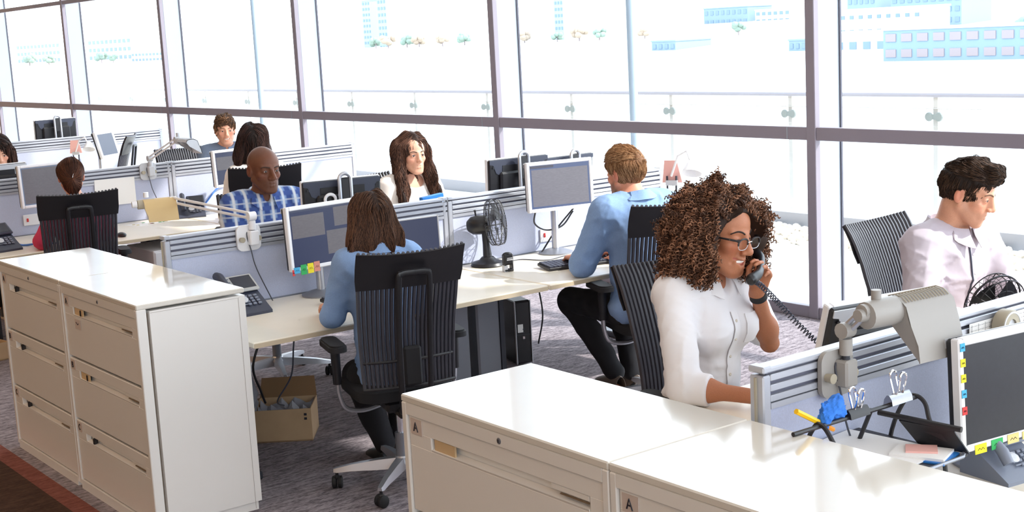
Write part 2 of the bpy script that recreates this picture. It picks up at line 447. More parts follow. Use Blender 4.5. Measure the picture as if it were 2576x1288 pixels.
b = MB(); b.add([(-4000, 13, -10.2), (600, 13, -10.2), (600, 420, -10.2), (-4000, 420, -10.2)], [(0, 1, 2, 3)], 'water'); struct(b.build('river'))
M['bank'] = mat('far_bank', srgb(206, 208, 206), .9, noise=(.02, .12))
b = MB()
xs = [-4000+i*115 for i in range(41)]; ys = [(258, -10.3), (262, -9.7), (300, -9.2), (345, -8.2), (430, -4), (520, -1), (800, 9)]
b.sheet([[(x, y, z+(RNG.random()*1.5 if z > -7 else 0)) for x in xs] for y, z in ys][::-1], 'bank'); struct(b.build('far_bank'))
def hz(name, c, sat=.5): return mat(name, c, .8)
M['bw'] = mat('render_white', srgb(206, 208, 210), .8); M['bb'] = mat('render_haze_blue', srgb(128, 148, 166), .8)  # bluish tones of the far buildings have the haze mixed in
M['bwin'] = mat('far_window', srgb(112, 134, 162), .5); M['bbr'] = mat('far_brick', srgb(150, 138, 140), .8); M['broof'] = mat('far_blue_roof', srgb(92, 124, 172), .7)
M['tower'] = mat('tower_haze_blue', srgb(146, 170, 182), .5)  # distance haze put into the tower colour
def building(label, x0, x1, y, z0, z1, m, rows, cols, dep=18, roof=None, ww=.55, wh=.45, wm='bwin', cat='building', group=None):
    t = thing('building', label, cat, ((x0+x1)/2, y, z0), 0, group)
    w = x1-x0; h = z1-z0
    b = MB(); b.box((0, dep/2, h/2), (w, dep, h), m); b.build('wall', t)
    for r in range(rows):
        b = MB()
        for c in range(cols):
            b.box((-w/2+(c+.5)*w/cols, -.05, (r+.5)*h/rows), (w/cols*ww, .3, h/rows*wh), wm)
        b.build('window_row', t)
    b = MB(); b.box((0, dep/2, h+.15), (w+.5, dep+.5, .5), roof or m); b.build('roof', t)
    return t
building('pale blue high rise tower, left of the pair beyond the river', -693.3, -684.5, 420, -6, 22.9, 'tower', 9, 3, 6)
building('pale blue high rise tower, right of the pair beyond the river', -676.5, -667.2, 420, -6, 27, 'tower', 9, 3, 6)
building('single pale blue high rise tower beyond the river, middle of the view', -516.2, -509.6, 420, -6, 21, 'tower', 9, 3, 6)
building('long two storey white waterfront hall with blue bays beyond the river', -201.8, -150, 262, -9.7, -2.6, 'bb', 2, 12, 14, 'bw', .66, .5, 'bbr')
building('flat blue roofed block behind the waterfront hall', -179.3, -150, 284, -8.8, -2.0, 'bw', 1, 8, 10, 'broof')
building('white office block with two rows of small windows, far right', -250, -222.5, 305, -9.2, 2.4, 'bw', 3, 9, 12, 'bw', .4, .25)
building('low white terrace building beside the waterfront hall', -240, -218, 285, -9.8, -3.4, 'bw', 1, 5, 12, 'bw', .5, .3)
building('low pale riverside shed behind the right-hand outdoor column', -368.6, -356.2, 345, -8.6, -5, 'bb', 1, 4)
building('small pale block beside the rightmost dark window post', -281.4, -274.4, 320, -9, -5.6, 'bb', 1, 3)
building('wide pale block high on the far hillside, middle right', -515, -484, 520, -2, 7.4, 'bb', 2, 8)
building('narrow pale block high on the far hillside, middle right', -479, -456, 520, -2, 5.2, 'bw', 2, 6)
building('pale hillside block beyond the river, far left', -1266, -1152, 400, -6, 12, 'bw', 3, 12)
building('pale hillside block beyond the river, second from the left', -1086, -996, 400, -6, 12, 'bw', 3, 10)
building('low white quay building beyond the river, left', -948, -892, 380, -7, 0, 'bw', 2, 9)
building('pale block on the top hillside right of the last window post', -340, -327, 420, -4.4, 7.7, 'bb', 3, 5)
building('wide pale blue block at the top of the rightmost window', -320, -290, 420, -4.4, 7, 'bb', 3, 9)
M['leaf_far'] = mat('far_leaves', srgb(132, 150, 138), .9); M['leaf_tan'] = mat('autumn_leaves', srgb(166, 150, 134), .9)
def tree(x, y, z0, r, m, label, group):
    t = thing('tree', label, 'tree', (x, y, z0), 0, group)
    b = MB()
    for i in range(14):
        a = RNG.random()*6.28; q = r*.75*RNG.random()**.5
        b.ell((q*math.cos(a), q*math.sin(a), r*(1.1+.7*RNG.random()-.35)), (r*.42, r*.42, r*.36), m, n=7, k=5)
    b.build('crown', t)
    b = MB(); b.tube([(0, 0, -.3), (0, 0, r)], r*.08, 'bbr', 6); b.build('trunk', t)
for x, y, z, r, m in ((-189, 303, -9.2, 4.6, 'leaf_far'), (-200, 306, -9.2, 4, 'leaf_far'), (-178, 306, -9.2, 3.6, 'leaf_far'), (-217, 330, -8.4, 3.5, 'leaf_tan')):
    tree(x, y, z, r, m, 'bushy tree behind the white waterfront buildings, far right', 'trees behind the waterfront hall')
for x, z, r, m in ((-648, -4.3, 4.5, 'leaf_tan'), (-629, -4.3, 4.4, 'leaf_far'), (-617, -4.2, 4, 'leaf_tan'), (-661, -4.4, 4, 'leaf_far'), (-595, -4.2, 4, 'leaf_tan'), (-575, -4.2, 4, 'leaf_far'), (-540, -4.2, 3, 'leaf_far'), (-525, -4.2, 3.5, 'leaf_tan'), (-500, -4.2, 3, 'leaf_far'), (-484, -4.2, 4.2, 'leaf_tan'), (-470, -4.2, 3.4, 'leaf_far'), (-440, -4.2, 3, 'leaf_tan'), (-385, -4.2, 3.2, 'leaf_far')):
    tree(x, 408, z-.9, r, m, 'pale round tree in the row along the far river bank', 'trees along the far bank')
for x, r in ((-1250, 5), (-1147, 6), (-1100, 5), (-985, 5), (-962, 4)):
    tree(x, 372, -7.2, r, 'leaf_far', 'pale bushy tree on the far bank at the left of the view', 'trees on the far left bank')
# ---------------------------------------------------------------- filing cabinets
def letter(b, ch, x, y, z, w, h, m, r=.0022):
    S = {'A': [[(0, 0), (.45, 1), (1, -.05)], [(.12, .38), (.8, .36)]],
         'B': [[(0, 0), (0, 1), (.7, .9), (.7, .62), (.05, .52), (.8, .42), (.8, .1), (0, 0)]],
         'C': [[(.95, .85), (.55, 1), (.15, .75), (.05, .4), (.25, .08), (.6, 0), (.95, .15)]]}[ch]
    for st in S: b.tube([(x+u*w, y, z+v*h) for u, v in st], r, m, 5)
CW, CD, CH = .916, .486, .99
def cabinet(xc, label, letters, tan, slide, note=None):
    t = thing('filing_cabinet', label, 'filing cabinet', (xc, 2.032, 0), 0, 'cream lateral filing cabinets')
    b = MB(); w = CW-.004
    b.box((0, .27, .5), (w, CD-.054, .92), 'cream'); b.box((0, .005+.24, .02), (w-.02, CD-.03, .04), 'cream')
    for s in (-1, 1): b.box((s*(w/2-.012), .022, .495), (.024, .044, .95), 'cream', bev=.003)
    b.box((0, .022, .953), (w-.048, .044, .034), 'cream'); b.box((0, .022, .022), (w-.048, .044, .044), 'cream')
    b.box((0, .05, .5), (w-.04, .01, .9), 'cream_dark')
    # thin seam lines of the side panel
    b.box((w/2+.0006, .055, .48), (.0012, .0022, .96), 'seam'); b.box((w/2+.0006, .455, .48), (.0012, .0014, .94), 'seam'); b.box((w/2+.0006, .26, .952), (.0012, .40, .0012), 'seam')
    b.build('body', t)
    b = MB(); b.box((0, CD/2, .981), (CW-.002, CD, .022), 'cream_top', bev=.004); b.build('top', t)
    b = MB(); b.lathe([(.001, -.004), (.009, -.004), (.009, .001), (.006, .002), (.001, .002)], 'grey_metal', 14, T(0.02, 0, .951)@RX(D(90))); b.box((.02, -.003, .951), (.002, .002, .009), 'ink'); b.build('lock', t)
    for k, (zt, ch, tc, sl) in enumerate(zip((.934, .635, .337), letters, tan, slide)):
        h = .288; dw = w-.056; b = MB(); zc0, zc1 = zt-.088, zt-.05      # finger channel
        xa, xb = -dw/2+.13*dw, dw/2-.06*dw
        y0, y1 = .006, .03
        def pl(x0, x1, z0, z1): b.box(((x0+x1)/2, (y0+y1)/2, (z0+z1)/2), (x1-x0, y1-y0, z1-z0), 'cream', bev=.0025)
        pl(-dw/2, dw/2, zc1, zt); pl(-dw/2, dw/2, zt-h, zc0); pl(-dw/2, xa, zc0-.003, zc1+.003); pl(xb, dw/2, zc0-.003, zc1+.003)
        b.box(((xa+xb)/2, .034, (zc0+zc1)/2), (xb-xa, .006, .044), 'cream')
        d = b.build('drawer', t)
        b = MB()
        b.prism([(.006, zc0-.001), (.03, zc0+.004), (.03, zc0+.010), (.004, zc0+.005)], xb-xa-.004, 'cream', T(xa+.002, 0, 0)@Matrix(((0, 0, 1, 0), (1, 0, 0, 0), (0, 1, 0, 0), (0, 0, 0, 1))))
        b.box((xb-.08, .018, zc1-.008), (.15, .018, .016), 'cream', bev=.002)
        b.box((xb-.06, .0085, zc1-.019), (.11, .005, .003), 'cream_dark')
        b.build('handle', d)
        if sl:
            b = MB(); b.box((xa+.085, .016, (zc0+zc1)/2), (.015, .02, .030), 'black', bev=.003); b.build('catch', d)
        b = MB(); b.box((-dw/2+.04, .0045, zt-.03), (.056, .002, .046), 'card')
        letter(b, ch, -dw/2+.028, .003, zt-.043, .02, .026, 'ink'); b.build('letter_card', d, 'small card lettered '+ch)
        if tc:
            b = MB(); b.box((xa+.062, .012, (zc0+zc1)/2+.003), (.10, .006, .036), 'tan_card'); b.build('index_card', d, 'tan index card')
        if note and note[0] == k:
            b = MB(); b.box((xa+.05, .004, zc0-.035), (.07, .0015, .045), 'card'); b.tube([(xa+.03, .0028, zc0-.027), (xa+.05, .0028, zc0-.037), (xa+.062, .0028, zc0-.030)], .0018, 'ink', 4); b.build('note_slip', d, 'small taped note')
    return t
X0 = -7.112
cabinet(X0+CW*.5, 'cream three-drawer filing cabinet at the far left, left one of the left pair', 'ABC', (0, 0, 0), (1, 1, 1))
cabinet(X0+CW*1.5, 'cream filing cabinet whose bare white end faces the gap, right one of the left pair', 'ABC', (1, 1, 0), (1, 1, 1), (0,))
X1 = -3.289
cabinet(X1+CW*.5, 'cream filing cabinet in the foreground with a blank tan index card and keyhole', 'ABC', (1, 0, 0), (0, 0, 0))
cabinet(X1+CW*1.5, 'cream filing cabinet at the bottom right corner, its glossy top nearest the camera', 'ABC', (0, 0, 0), (1, 1, 1))

# ---------------------------------------------------------------- desks and divider screens
DZ = .73
def desk(xc, y0, y1, w, side, label, edge=True):
    t = thing('desk', label, 'desk', (xc, (y0+y1)/2, 0), 0, 'maple topped desks')
    L = y1-y0-.012; b = MB()
    b.box((0, 0, DZ-.013), (w, L, .026), 'desk', bev=.003)
    b.box((side*(w/2-.001), 0, DZ-.016), (.006, L-.004, .02), 'desk_edge'); b.build('desktop', t)
    b = MB(); b.box((-side*.05, 0, DZ-.055), (w*.55, .05, .05), 'dark_metal'); b.box((-side*(w/2-.16), 0, DZ-.06), (.05, L-.1, .06), 'dark_metal'); b.build('beam', t)
    for s in (-1, 1):
        b = MB(); b.box((-side*(w/2-.12), s*(L/2-.1), .335), (.11, .16, .67), 'grey_metal', bev=.01)
        b.box((-side*(w/2-.12), s*(L/2-.19), .335), (.12, .03, .67), 'dark_metal'); b.box((-side*(w/2-.3), s*(L/2-.1), .02), (.5, .09, .04), 'dark_metal', bev=.006); b.build('leg', t)
    return t
def screen_panel(x, y0, y1, ztop, label, end=False):
    t = thing('divider_screen', label, 'desk divider', (x, (y0+y1)/2, 0), 0, 'pale blue cloth divider screens')
    L = y1-y0-.004; k = .05
    b = MB(); b.box((0, 0, (DZ-.03+ztop-.1)/2), (.036, L-.06, ztop-.1-DZ+.03), 'fabric', bev=.003); b.build('cloth_board', t)
    b = MB(); b.box((0, 0, ztop-.052), (.026, L-.05, .1), 'slot')
    for z in (ztop-.024, ztop-.052, ztop-.080): 
        for s in (-1, 1): b.box((s*.019, 0, z-.004), (.014, L-.056, .018), 'alu_rail', bev=.002)
    for s in (-1, 1): b.box((s*.0185, 0, ztop-.104), (.014, L-.056, .016), 'alu_rail')
    b.build('slotted_rail', t)
    b = MB(); b.box((0, 0, ztop-.006), (k+.004, L-.012, .015), 'alu_rail', bev=.004); b.build('top_cap', t)
    b = MB(); b.box((0, 0, DZ-.01), (.044, L-.06, .03), 'grey_metal'); b.build('bottom_rail', t)
    for s in (-1, 1):
        b = MB(); b.box((0, s*(L/2-.015), (ztop-.02+.62)/2), (k, .03, ztop-.02-.62), 'alu_rail', bev=.004); 
        b.box((0, s*(L/2-.015), ztop-.004), (k+.006, .034, .018), 'alu_rail', bev=.004)
        if end and s < 0:
            b.box((0, -L/2-.002, (ztop-.02+.62)/2), (.006, .008, ztop-.03-.62), 'beige_pl')
        b.build('end_post', t)
    if not end:
        b = MB()
        for z in (ztop-.014, ztop-.042, ztop-.070): b.box((.027, -L/2-.012, z), (.004, .008, .007), 'black')
        b.build('rail_stop', t)
    return t
Y0, Y1, Y2 = 2.56, 4.225, 5.87
PODS = {'a': (-14.0, 1.165), 'b': (-9.98, 1.15), 'c': (-6.23, 1.118), 'd': (-2.385, 1.118)}
DW = .865
where = {'a': 'the farthest row', 'b': 'the second row from the left', 'c': 'the middle row', 'd': 'the right-hand row'}
for k, (px, zt) in PODS.items():
    w_ = .92 if k == 'b' else DW
    for (a, b_, nm) in ((Y0, Y1, 'near half'), (Y1, Y2, 'window half')):
        screen_panel(px, a, b_, zt, 'pale blue cloth divider screen, %s of %s' % (nm, where[k]), a == Y0)
        desk(px-.03-w_/2, a, b_, w_, -1, 'maple desk left of the divider, %s of %s' % (nm, where[k]))
        if k != 'd' or True: desk(px+.03+w_/2, a, b_, w_, 1, 'maple desk right of the divider, %s of %s' % (nm, where[k]))

# ---------------------------------------------------------------- task chair
def slat_curve(n=14):                       # side profile of the back: (y, z); the top rolls backwards
    out = []
    for i in range(n+1):
        t = i/n; z = .50+.60*t
        y = -.235-.115*t+.035*math.sin(PI*min(1, t*1.15))-(.03*max(0, t-.88)/.12)**1
        out.append((y, z))
    return out
def back_y(z):
    P = slat_curve(); 
    for (a, b) in zip(P, P[1:]):
        if a[1] <= z <= b[1]: return a[0]+(b[0]-a[0])*(z-a[1])/(b[1]-a[1])
    return P[-1][0] if z > 1 else P[0][0]
def chair_proto(label, loc, rz, group):
    t = thing('office_chair', label, 'chair', loc, rz, group)
    P = slat_curve(); NS = 23; b = MB()
    for i in range(NS):
        u = (i+.5)/NS*2-1
        path = []
        for (y, z) in P:
            wz = .222+.028*(z-.5)/.6
            path.append((u*wz, y+.03*u*u, z+.012*u*u*(1 if z > .9 else 0)))
        rr = [.0075]+[.0098]*(len(path)-2)+[.0075]
        b.tube(path, rr, 'rib', 6)
    for z in (.505, .62): b.tube([(x, back_y(z)-.010+.03*(x/.2)**2, z) for x in [-.22+.044*i for i in range(11)]], .007, 'black', 6)
    b.build('ribbed_back', t)
    b = MB()
    b.sheet([[(x*(.252 if z > .95 else .246), back_y(z)-.012+.03*x*x, z+.011*x*x*(z > 1)) for x in [-1+.125*i for i in range(17)]] for z in (.945, .99, 1.03, 1.065, 1.085, 1.094)], 'black', th=.006)
    b.build('head_band', t)
    b = MB()
    for s in (-1, 1):
        b.tube(spline([(s*.03, -.14, .385), (s*.055, -.25, .40), (s*.068, -.305, .50), (s*.072, -.33, .75), (s*.072, -.372, .98), (s*.058, -.378, 1.012), (0, -.38, 1.016)], 5), .0145, 'black', 8, flat=.75)
    b.build('spine_frame', t)
    b = MB(); b.box((0, -.27, .60), (.085, .03, .17), 'black_matt', bev=.01); b.build('lumbar_block', t)
    b = MB()
    sec = rrect(.47, .46, .1, 5)
    for zz, k in ((.43, .9), (.435, .98), (.46, 1.0), (.482, .985), (.49, .93)): pass
    rings = []
    for zz, k in ((.428, .88), (.436, .98), (.462, 1.0), (.48, .985), (.489, .93), (.491, .6), (.487, .1)):
        rings.append([(p[0]*k, p[1]*k+.02, zz-.012*max(0, (p[1]*k-.12)/.1)**2) for p in sec])
    n = len(sec); vs = [p for r in rings for p in r]
    fs = [(i*n+j, i*n+(j+1) % n, (i+1)*n+(j+1) % n, (i+1)*n+j) for i in range(len(rings)-1) for j in range(n)]
    fs.append(tuple(range(n))[::-1]); fs.append(tuple((len(rings)-1)*n+j for j in range(n)))
    b.add(vs, fs, 'seat'); b.build('seat', t)
    b = MB(); b.box((0, -.01, .395), (.2, .28, .05), 'black', bev=.012); b.box((0, -.12, .37), (.11, .14, .04), 'black', bev=.01); b.tube([(.1, .04, .39), (.24, .05, .385)], .008, 'black', 6); b.build('mechanism', t)
    for s in (-1, 1):
        b = MB()
        b.tube(spline([(s*.06, .0, .385), (s*.17, .0, .365), (s*.255, .0, .385), (s*.285, -.005, .45), (s*.29, -.01, .52)], 5), .016, 'alu', 8, flat=.7)
        b.tube([(s*.29, -.01, .50), (s*.292, -.015, .66)], [.021, .023], 'black', 10)
        a = b.build('armrest', t)
        b = MB(); pr = rrect(.085, .25, .04, 4)
        b.prism(pr, .022, 'black_matt', T(s*.292, .015, .655)); b.prism([(p[0]*.85, p[1]*.92) for p in pr], .008, 'black_matt', T(s*.292, .015, .677)); b.build('arm_pad', a)
    b = MB(); b.cyl((0, 0, .20), (0, 0, .385), .016, 'chrome'); b.cyl((0, 0, .07), (0, 0, .24), .027, 'grey_metal'); b.build('gas_lift', t)
    b = MB(); b.lathe([(.03, .075), (.042, .08), (.045, .11), (.03, .135)], 'alu', 18); b.build('hub', t)
    for i in range(5):
        a = D(72*i+18); X = RZ(a)
        b = MB()
        vs = []
        for (r, wv, zt, zb) in ((.03, .028, .128, .08), (.12, .024, .122, .078), (.24, .018, .108, .078), (.315, .016, .094, .074), (.33, .012, .09, .076)):
            vs += [(r, -wv, zb), (r, wv, zb), (r, wv*.7, zt), (r, -wv*.7, zt)]
        fs = [(j*4+q, j*4+(q+1) % 4, (j+1)*4+(q+1) % 4, (j+1)*4+q) for j in range(4) for q in range(4)]+[(3, 2, 1, 0), (16, 17, 18, 19)]
        b.add(vs, fs, 'alu', X); l = b.build('leg', t)
        b = MB(); c = X @ Vector((.315, 0, 0)); aa = a+1.1+i
        b.cyl((c.x, c.y, .045), (c.x, c.y, .08), .008, 'black', n=8)
        for s in (-1, 1):
            o = Vector((math.cos(aa), math.sin(aa), 0))*.014*s
            Xc = T(c.x+o.x, c.y+o.y, .028)@RZ(aa)@RY(D(90))
            b.lathe([(.001, -.011), (.022, -.011), (.028, -.007), (.028, .007), (.022, .011), (.001, .011)], 'rubber', 16, Xc)
        b.box((c.x, c.y, .05), (.03, .03, .018), 'black', bev=.006); b.build('caster', l)
    return t
G = 'black ribbed task chairs'
# (x, y, facing) facing = direction of the sitter
def face(deg): return D(deg-90)
CHAIRS = [
    (-5.11, 3.145, 164, 'black ribbed office chair, back to the camera, under the woman in light blue'),
    (-5.16, 4.78, 160, 'black ribbed office chair behind the red-haired man in a blue shirt'),
    (-3.485, 3.57, -8, 'black ribbed office chair behind the curly-haired woman on the phone'),
    (-3.47, 4.93, 6, 'black ribbed office chair behind the man in a pale lilac shirt by the window'),
    (-7.36, 3.69, -20, 'black ribbed office chair behind the bald man in a plaid shirt'),
    (-7.55, 4.72, 6, 'black ribbed office chair mostly hidden behind the woman with long wavy hair'),
    (-8.92, 3.08, 166, 'black ribbed office chair seen from behind, under the woman with a hair clip'),
    (-8.82, 4.40, 160, 'black ribbed office chair seen from behind, under the dark-haired woman in cream'),
    (-11.50, 5.10, -6, 'black ribbed office chair beside the smiling man by the window'),
    (-11.45, 3.32, -4, 'black ribbed office chair behind the dark-bobbed woman cut by the left edge'),
    (-12.95, 4.74, 238, 'empty black office chair seen side-on beside the white tilted monitor'),
]
c0 = CHAIRS[0]; proto = chair_proto(c0[3], (c0[0], c0[1], 0), face(c0[2]), G)
for i, (x, y, d, l) in enumerate(CHAIRS[1:]):
    c = dup(proto, (x, y, 0), face(d), l, G)
    if i == 0: c.scale = (1, 1, 1.03)
    if i == 6: c.scale = (1, 1, 1.07)
    if i == 9: c.scale = (1, 1, 1.09)
    if i == 5: c.scale = (1, 1, 1.03)
proto.scale = (.95, 1, 1.025)
pd_ = thing('drawer_pedestal', 'low white drawer pedestal under the second row desk beside the chair armrest', 'pedestal', (-9.30, 3.86, 0))
b = MB(); b.box((0, 0, .33), (.5, .42, .58), 'white_pl', None, .006); b.build('case', pd_)
for k in range(3):
    b = MB(); b.box((.252, 0, .14+.19*k), (.012, .40, .175), 'white_pl', None, .003); d_ = b.build('drawer', pd_)
    b = MB(); b.box((.262, 0, .20+.19*k), (.012, .14, .012), 'grey_metal', None, .003); b.build('handle', d_)
# ---------------------------------------------------------------- monitors
def monitor(label, c, w, h, yaw, tilt, rects=(), base='scr_off', bezel='white_pl', arch=False, base_z=DZ, stand=True, tabs=(), group='desk monitors', bez=.02, deep=True):
    t = thing('monitor', label, 'monitor', (c[0], c[1], base_z), face(math.degrees(yaw)), group)
    X = T(0, 0, c[2]-base_z)@RX(tilt)
    b = MB()
    for s in (-1, 1): b.box((s*(w/2-bez/2), .0, 0), (bez, .03, h), bezel, X, .004)
    for s in (-1, 1): b.box((0, 0, s*(h/2-bez/2)), (w-2*bez, .03, bez), bezel, X, .004)
    b.build('bezel', t)
    b = MB(); sw, sh = w-2*bez, h-2*bez
    b.box((0, .004, 0), (sw+.004, .012, sh+.004), base, X)
    for i, (u0, v0, u1, v1, m) in enumerate(rects):
        b.box((-((u0+u1)/2-.5)*sw, .0104, ((v0+v1)/2-.5)*sh), ((u1-u0)*sw, .0012, (v1-v0)*sh), m, X)
    b.build('screen', t)
    b = MB(); b.box((0, -.022, 0), (w-.006, .028, h-.006), 'black', X, .008)
    b.box((0, -.045, -.02), (w*.66, .03, h*.6), 'black', X, .012)
    bk = b.build('back_shell', t)
    b = MB()
    pts = [(-w/2+.006, h/2-.005), (w/2-.006, h/2-.005), (w/2-.006, h/2-.03), (w/2-.03, h/2-.035), (w/2-.05, h/2-.085), (w/2-.08, h/2-.10), (-w/2+.08, h/2-.10), (-w/2+.05, h/2-.085), (-w/2+.03, h/2-.035), (-w/2+.006, h/2-.03)]
    b.prism(pts, .004, 'phone_dk' if arch else 'silver_pl', X@T(0, -.036, 0)@RX(D(90))); b.box((0, -.0415, h/2-.06), (w*.56, .003, .04), 'black', X)
    for s in (-1, 1): b.box((s*(w/2-.03), -.041, h/2-.05), (.012, .003, .012), 'black', X)
    b.build('back_trim', bk)
    if stand:
        zc = c[2]-base_z; b = MB()
        b.lathe([(.002, 0), (.10, 0), (.10, .008), (.06, .022), (.03, .03), (.002, .03)], 'grey_metal', 28, T(0, -.09, 0)); b.build('stand_base', t)
        b = MB(); b.tube([(0, -.09, .02), (0, -.09, zc-.02)], .021, 'alu', 12); b.box((0, -.07, zc), (.07, .05, .07), 'silver_pl', X@T(0, 0, -zc) if False else None, .01); b.build('stand_post', t)
    if arch:
        zc = c[2]-base_z
        b = MB(); b.tube([(.032, -.10, .03), (.032, -.10, zc+h/2-.0)]+arc((0, -.10, zc+h/2), .032, 0, PI, 10)+[(-.032, -.10, zc+h/2), (-.032, -.10, .03)], .011, 'alu', 8)
        b.box((0, -.10, zc+h/2-.06), (.05, .012, .14), 'black', None, .01); b.build('arch_stand', t)
    for (nm, u, v, tw, th, m, lab) in tabs:
        b = MB(); b.box((-(u-.5)*w, .0165, (v-.5)*h), (tw, .0015, th), m, X)
        b.tube([X@Vector((-(u-.5)*w+tw*q, .0178, (v-.5)*h+th*(.1 if i % 2 else -.12))) for i, q in enumerate((-.3, -.15, 0, .12, .28))], .0007, 'ink', 4)
        b.build(nm, t, lab)
    return t
SHEET = [(0, .93, 1, 1, 'scr_bar'), (.03, .05, .97, .90, 'scr_pale')]
m1 = monitor('white framed monitor left of the woman in light blue, coloured tabs below', (-6.0, 3.34, 1.054), .481, .322, .10, .05,
    [(.02, .5, .46, .9, 'scr_grey'), (.48, .14, .9, .56, 'scr_grey'), (.60, .62, .97, .96, 'scr_grey'), (0, .965, 1, 1, 'scr_slate')], 'scr_navy',
    tabs=[('sticky_tab', .06, .02, .035, .03, 'cyan', 'blue sticky tab'), ('sticky_tab', .145, .015, .035, .05, 'green', 'green sticky tab'), ('sticky_tab', .23, .02, .035, .05, 'yellow', 'yellow sticky tab'), ('sticky_tab', .31, .03, .035, .05, 'salmon', 'salmon sticky tab'), ('sticky_tab', .015, -.01, .012, .03, 'red', 'red sticky tab')])
monitor('dark monitor with a silver top edge right of the woman in light blue', (-6.0, 3.80, .915), .42, .31, -.06, .05, [], 'scr_slate', 'silver_pl', bez=.008)
monitor('white framed monitor showing a pale spreadsheet, beside the red-haired man', (-6.0, 4.864, 1.134), .418, .285, -.22, .04, SHEET+[(0, .93, .4, .99, 'scr_grey')], 'scr_bar')
monitor('white framed monitor with a grey sheet in front of the woman with a hair clip', (-9.62, 3.165, 1.115), .44, .30, .10, .05, [(.02, .03, .98, .97, 'scr_grey')], 'scr_bluegrey')
monitor('white framed monitor, half hidden by the dark-haired woman in cream', (-9.6, 4.60, 1.093), .414, .282, .14, .05, [(.02, .45, .98, .86, 'scr_grey')], 'scr_navy')
mb_ = monitor('black backed monitor with silver arch stand beside the bald man', (-6.57, 3.76, 1.112), .455, .30, PI-.22, .05, arch=True, stand=False, base='scr_slate')
b = MB(); b.tube([(-.085+.030*math.cos(2*PI*i/24), -.085, .425+.030*math.sin(2*PI*i/24)) for i in range(24)], .009, 'white_pl', 8, closed=True); b.build('cable_ring', mb_, 'white ring')
monitor('black backed monitor with silver arch stand, right of the woman with wavy hair', (-6.6, 5.01, 1.113), .43, .29, PI-.09, .05, arch=True, stand=False, base='scr_slate')
monitor('black monitor whose arch stand peeps over the red-haired man\'s screen', (-6.62, 5.42, 1.095), .40, .27, PI, .05, arch=True, stand=False, base='scr_slate')
monitor('black backed monitor tilted back in front of the woman on the phone', (-2.83, 3.62, .945), .48, .31, PI-.2, .3, base='scr_slate')
m2 = monitor('dark screened monitor at the right edge, white frame lined with paper tabs', (-2.1, 3.291, .985), .462, .314, -.12, .05, [], 'scr_off', 'white_pl',
    tabs=[('sticky_tab', .028, .93-.135*i, .018, .022, m, m+' paper tab') for i, m in ((0, 'cyan'), (1, 'yellow'), (2, 'yellow'), (3, 'cyan'), (4.1, 'red'))]
    +[('sticky_tab', .15, .01, .045, .026, 'yellow', 'yellow sticky note'), ('sticky_tab', .29, .012, .045, .028, 'green', 'green sticky note'), ('sticky_tab', .43, .02, .045, .026, 'buff', 'buff sticky note'), ('sticky_tab', .56, .02, .045, .022, 'buff', 'buff sticky note')])
monitor('small white monitor tilted back beside the empty chair, far left', (-13.6, 5.1, 1.08), .34, .28, .66, .25, [(.0, .0, 1, 1, 'scr_bluegrey')], 'scr_bluegrey', bez=.03)
monitor('black backed monitor with silver arch on the farthest row, upper left', (-14.4, 4.86, 1.20), .44, .29, PI, .05, arch=True, stand=False, base='scr_slate')
monitor('black backed monitor at the left edge in front of the dark-bobbed woman', (-10.34, 3.02, 1.09), .44, .29, PI, .05, stand=True, base='scr_slate')

# ---------------------------------------------------------------- desk telephones
def phone(label, x, y, deg, z=DZ, handset=True, grey='phone_lt', dark='phone_dk', s=1.0):
    t = thing('desk_telephone', label, 'telephone', (x, y, z), face(deg), 'desk telephones')
    t.scale = (s, s, s)
    Y = T(0, 0, .012)@RX(D(-33))
    b = MB(); b.prism([(-.1, .0), (.1, .0), (.1, .012), (-.1, .13)], .2, dark, T(-.09, 0, 0)@Matrix(((0, 0, 1, 0), (1, 0, 0, 0), (0, 1, 0, 0), (0, 0, 0, 1)))); b.build('base', t)
    b = MB(); XX = T(.0, -.03, .098)@RX(D(-33))
    b.box((-.03, -.03, .004), (.135, .105, .016), grey, XX, .006); b.box((-.035, -.03, .0125), (.098, .078, .002), 'lcd', XX); 
    for i in range(3): b.box((.024, -.06+.022*i, .013), (.008, .008, .004), 'phone_key', XX, .002)
    b.build('display', t)
    b = MB()
    for r in range(4):
        for c_ in range(3): b.box((-.055+.024*c_, .052+.017*r, .0), (.017, .011, .008), 'phone_key', T(0, -.03, .098)@RX(D(-33))@T(0, 0, .002), .002)
    b.lathe([(.001, 0), (.02, 0), (.022, .006), (.012, .008), (.001, .006)], 'silver_pl', 18, XX@T(.01, .07, 0))
    for r in range(3): b.box((.012, .095+.013*r-.02, .002), (.03, .006, .006), 'phone_key', XX, .002)
    b.build('keypad', t)
    if handset:
        b = MB(); b.tube([XX@Vector(p) for p in ((.068, -.085, .02), (.068, -.06, .034), (.068, 0, .042), (.068, .06, .036), (.068, .1, .02))], [.018, .02, .015, .02, .018], dark, 10); b.build('handset', t)
    return t
phone('grey desk telephone with a dark screen behind the white cabinet end', -6.0, 2.845, 2, s=1.12)
phone('blue-grey desk telephone on the second row behind the sand coloured lamp', -9.80, 4.30, -20, grey='phone_dk')
phone('dark blue desk telephone cut by the left edge of the view', -9.35, 2.70, 10, grey='phone_dk', s=1.15)
phone('grey button telephone below the dark monitor at the lower right', -2.10, 3.26, -8, handset=True, s=.85, grey='phone_key', dark='phone_key')

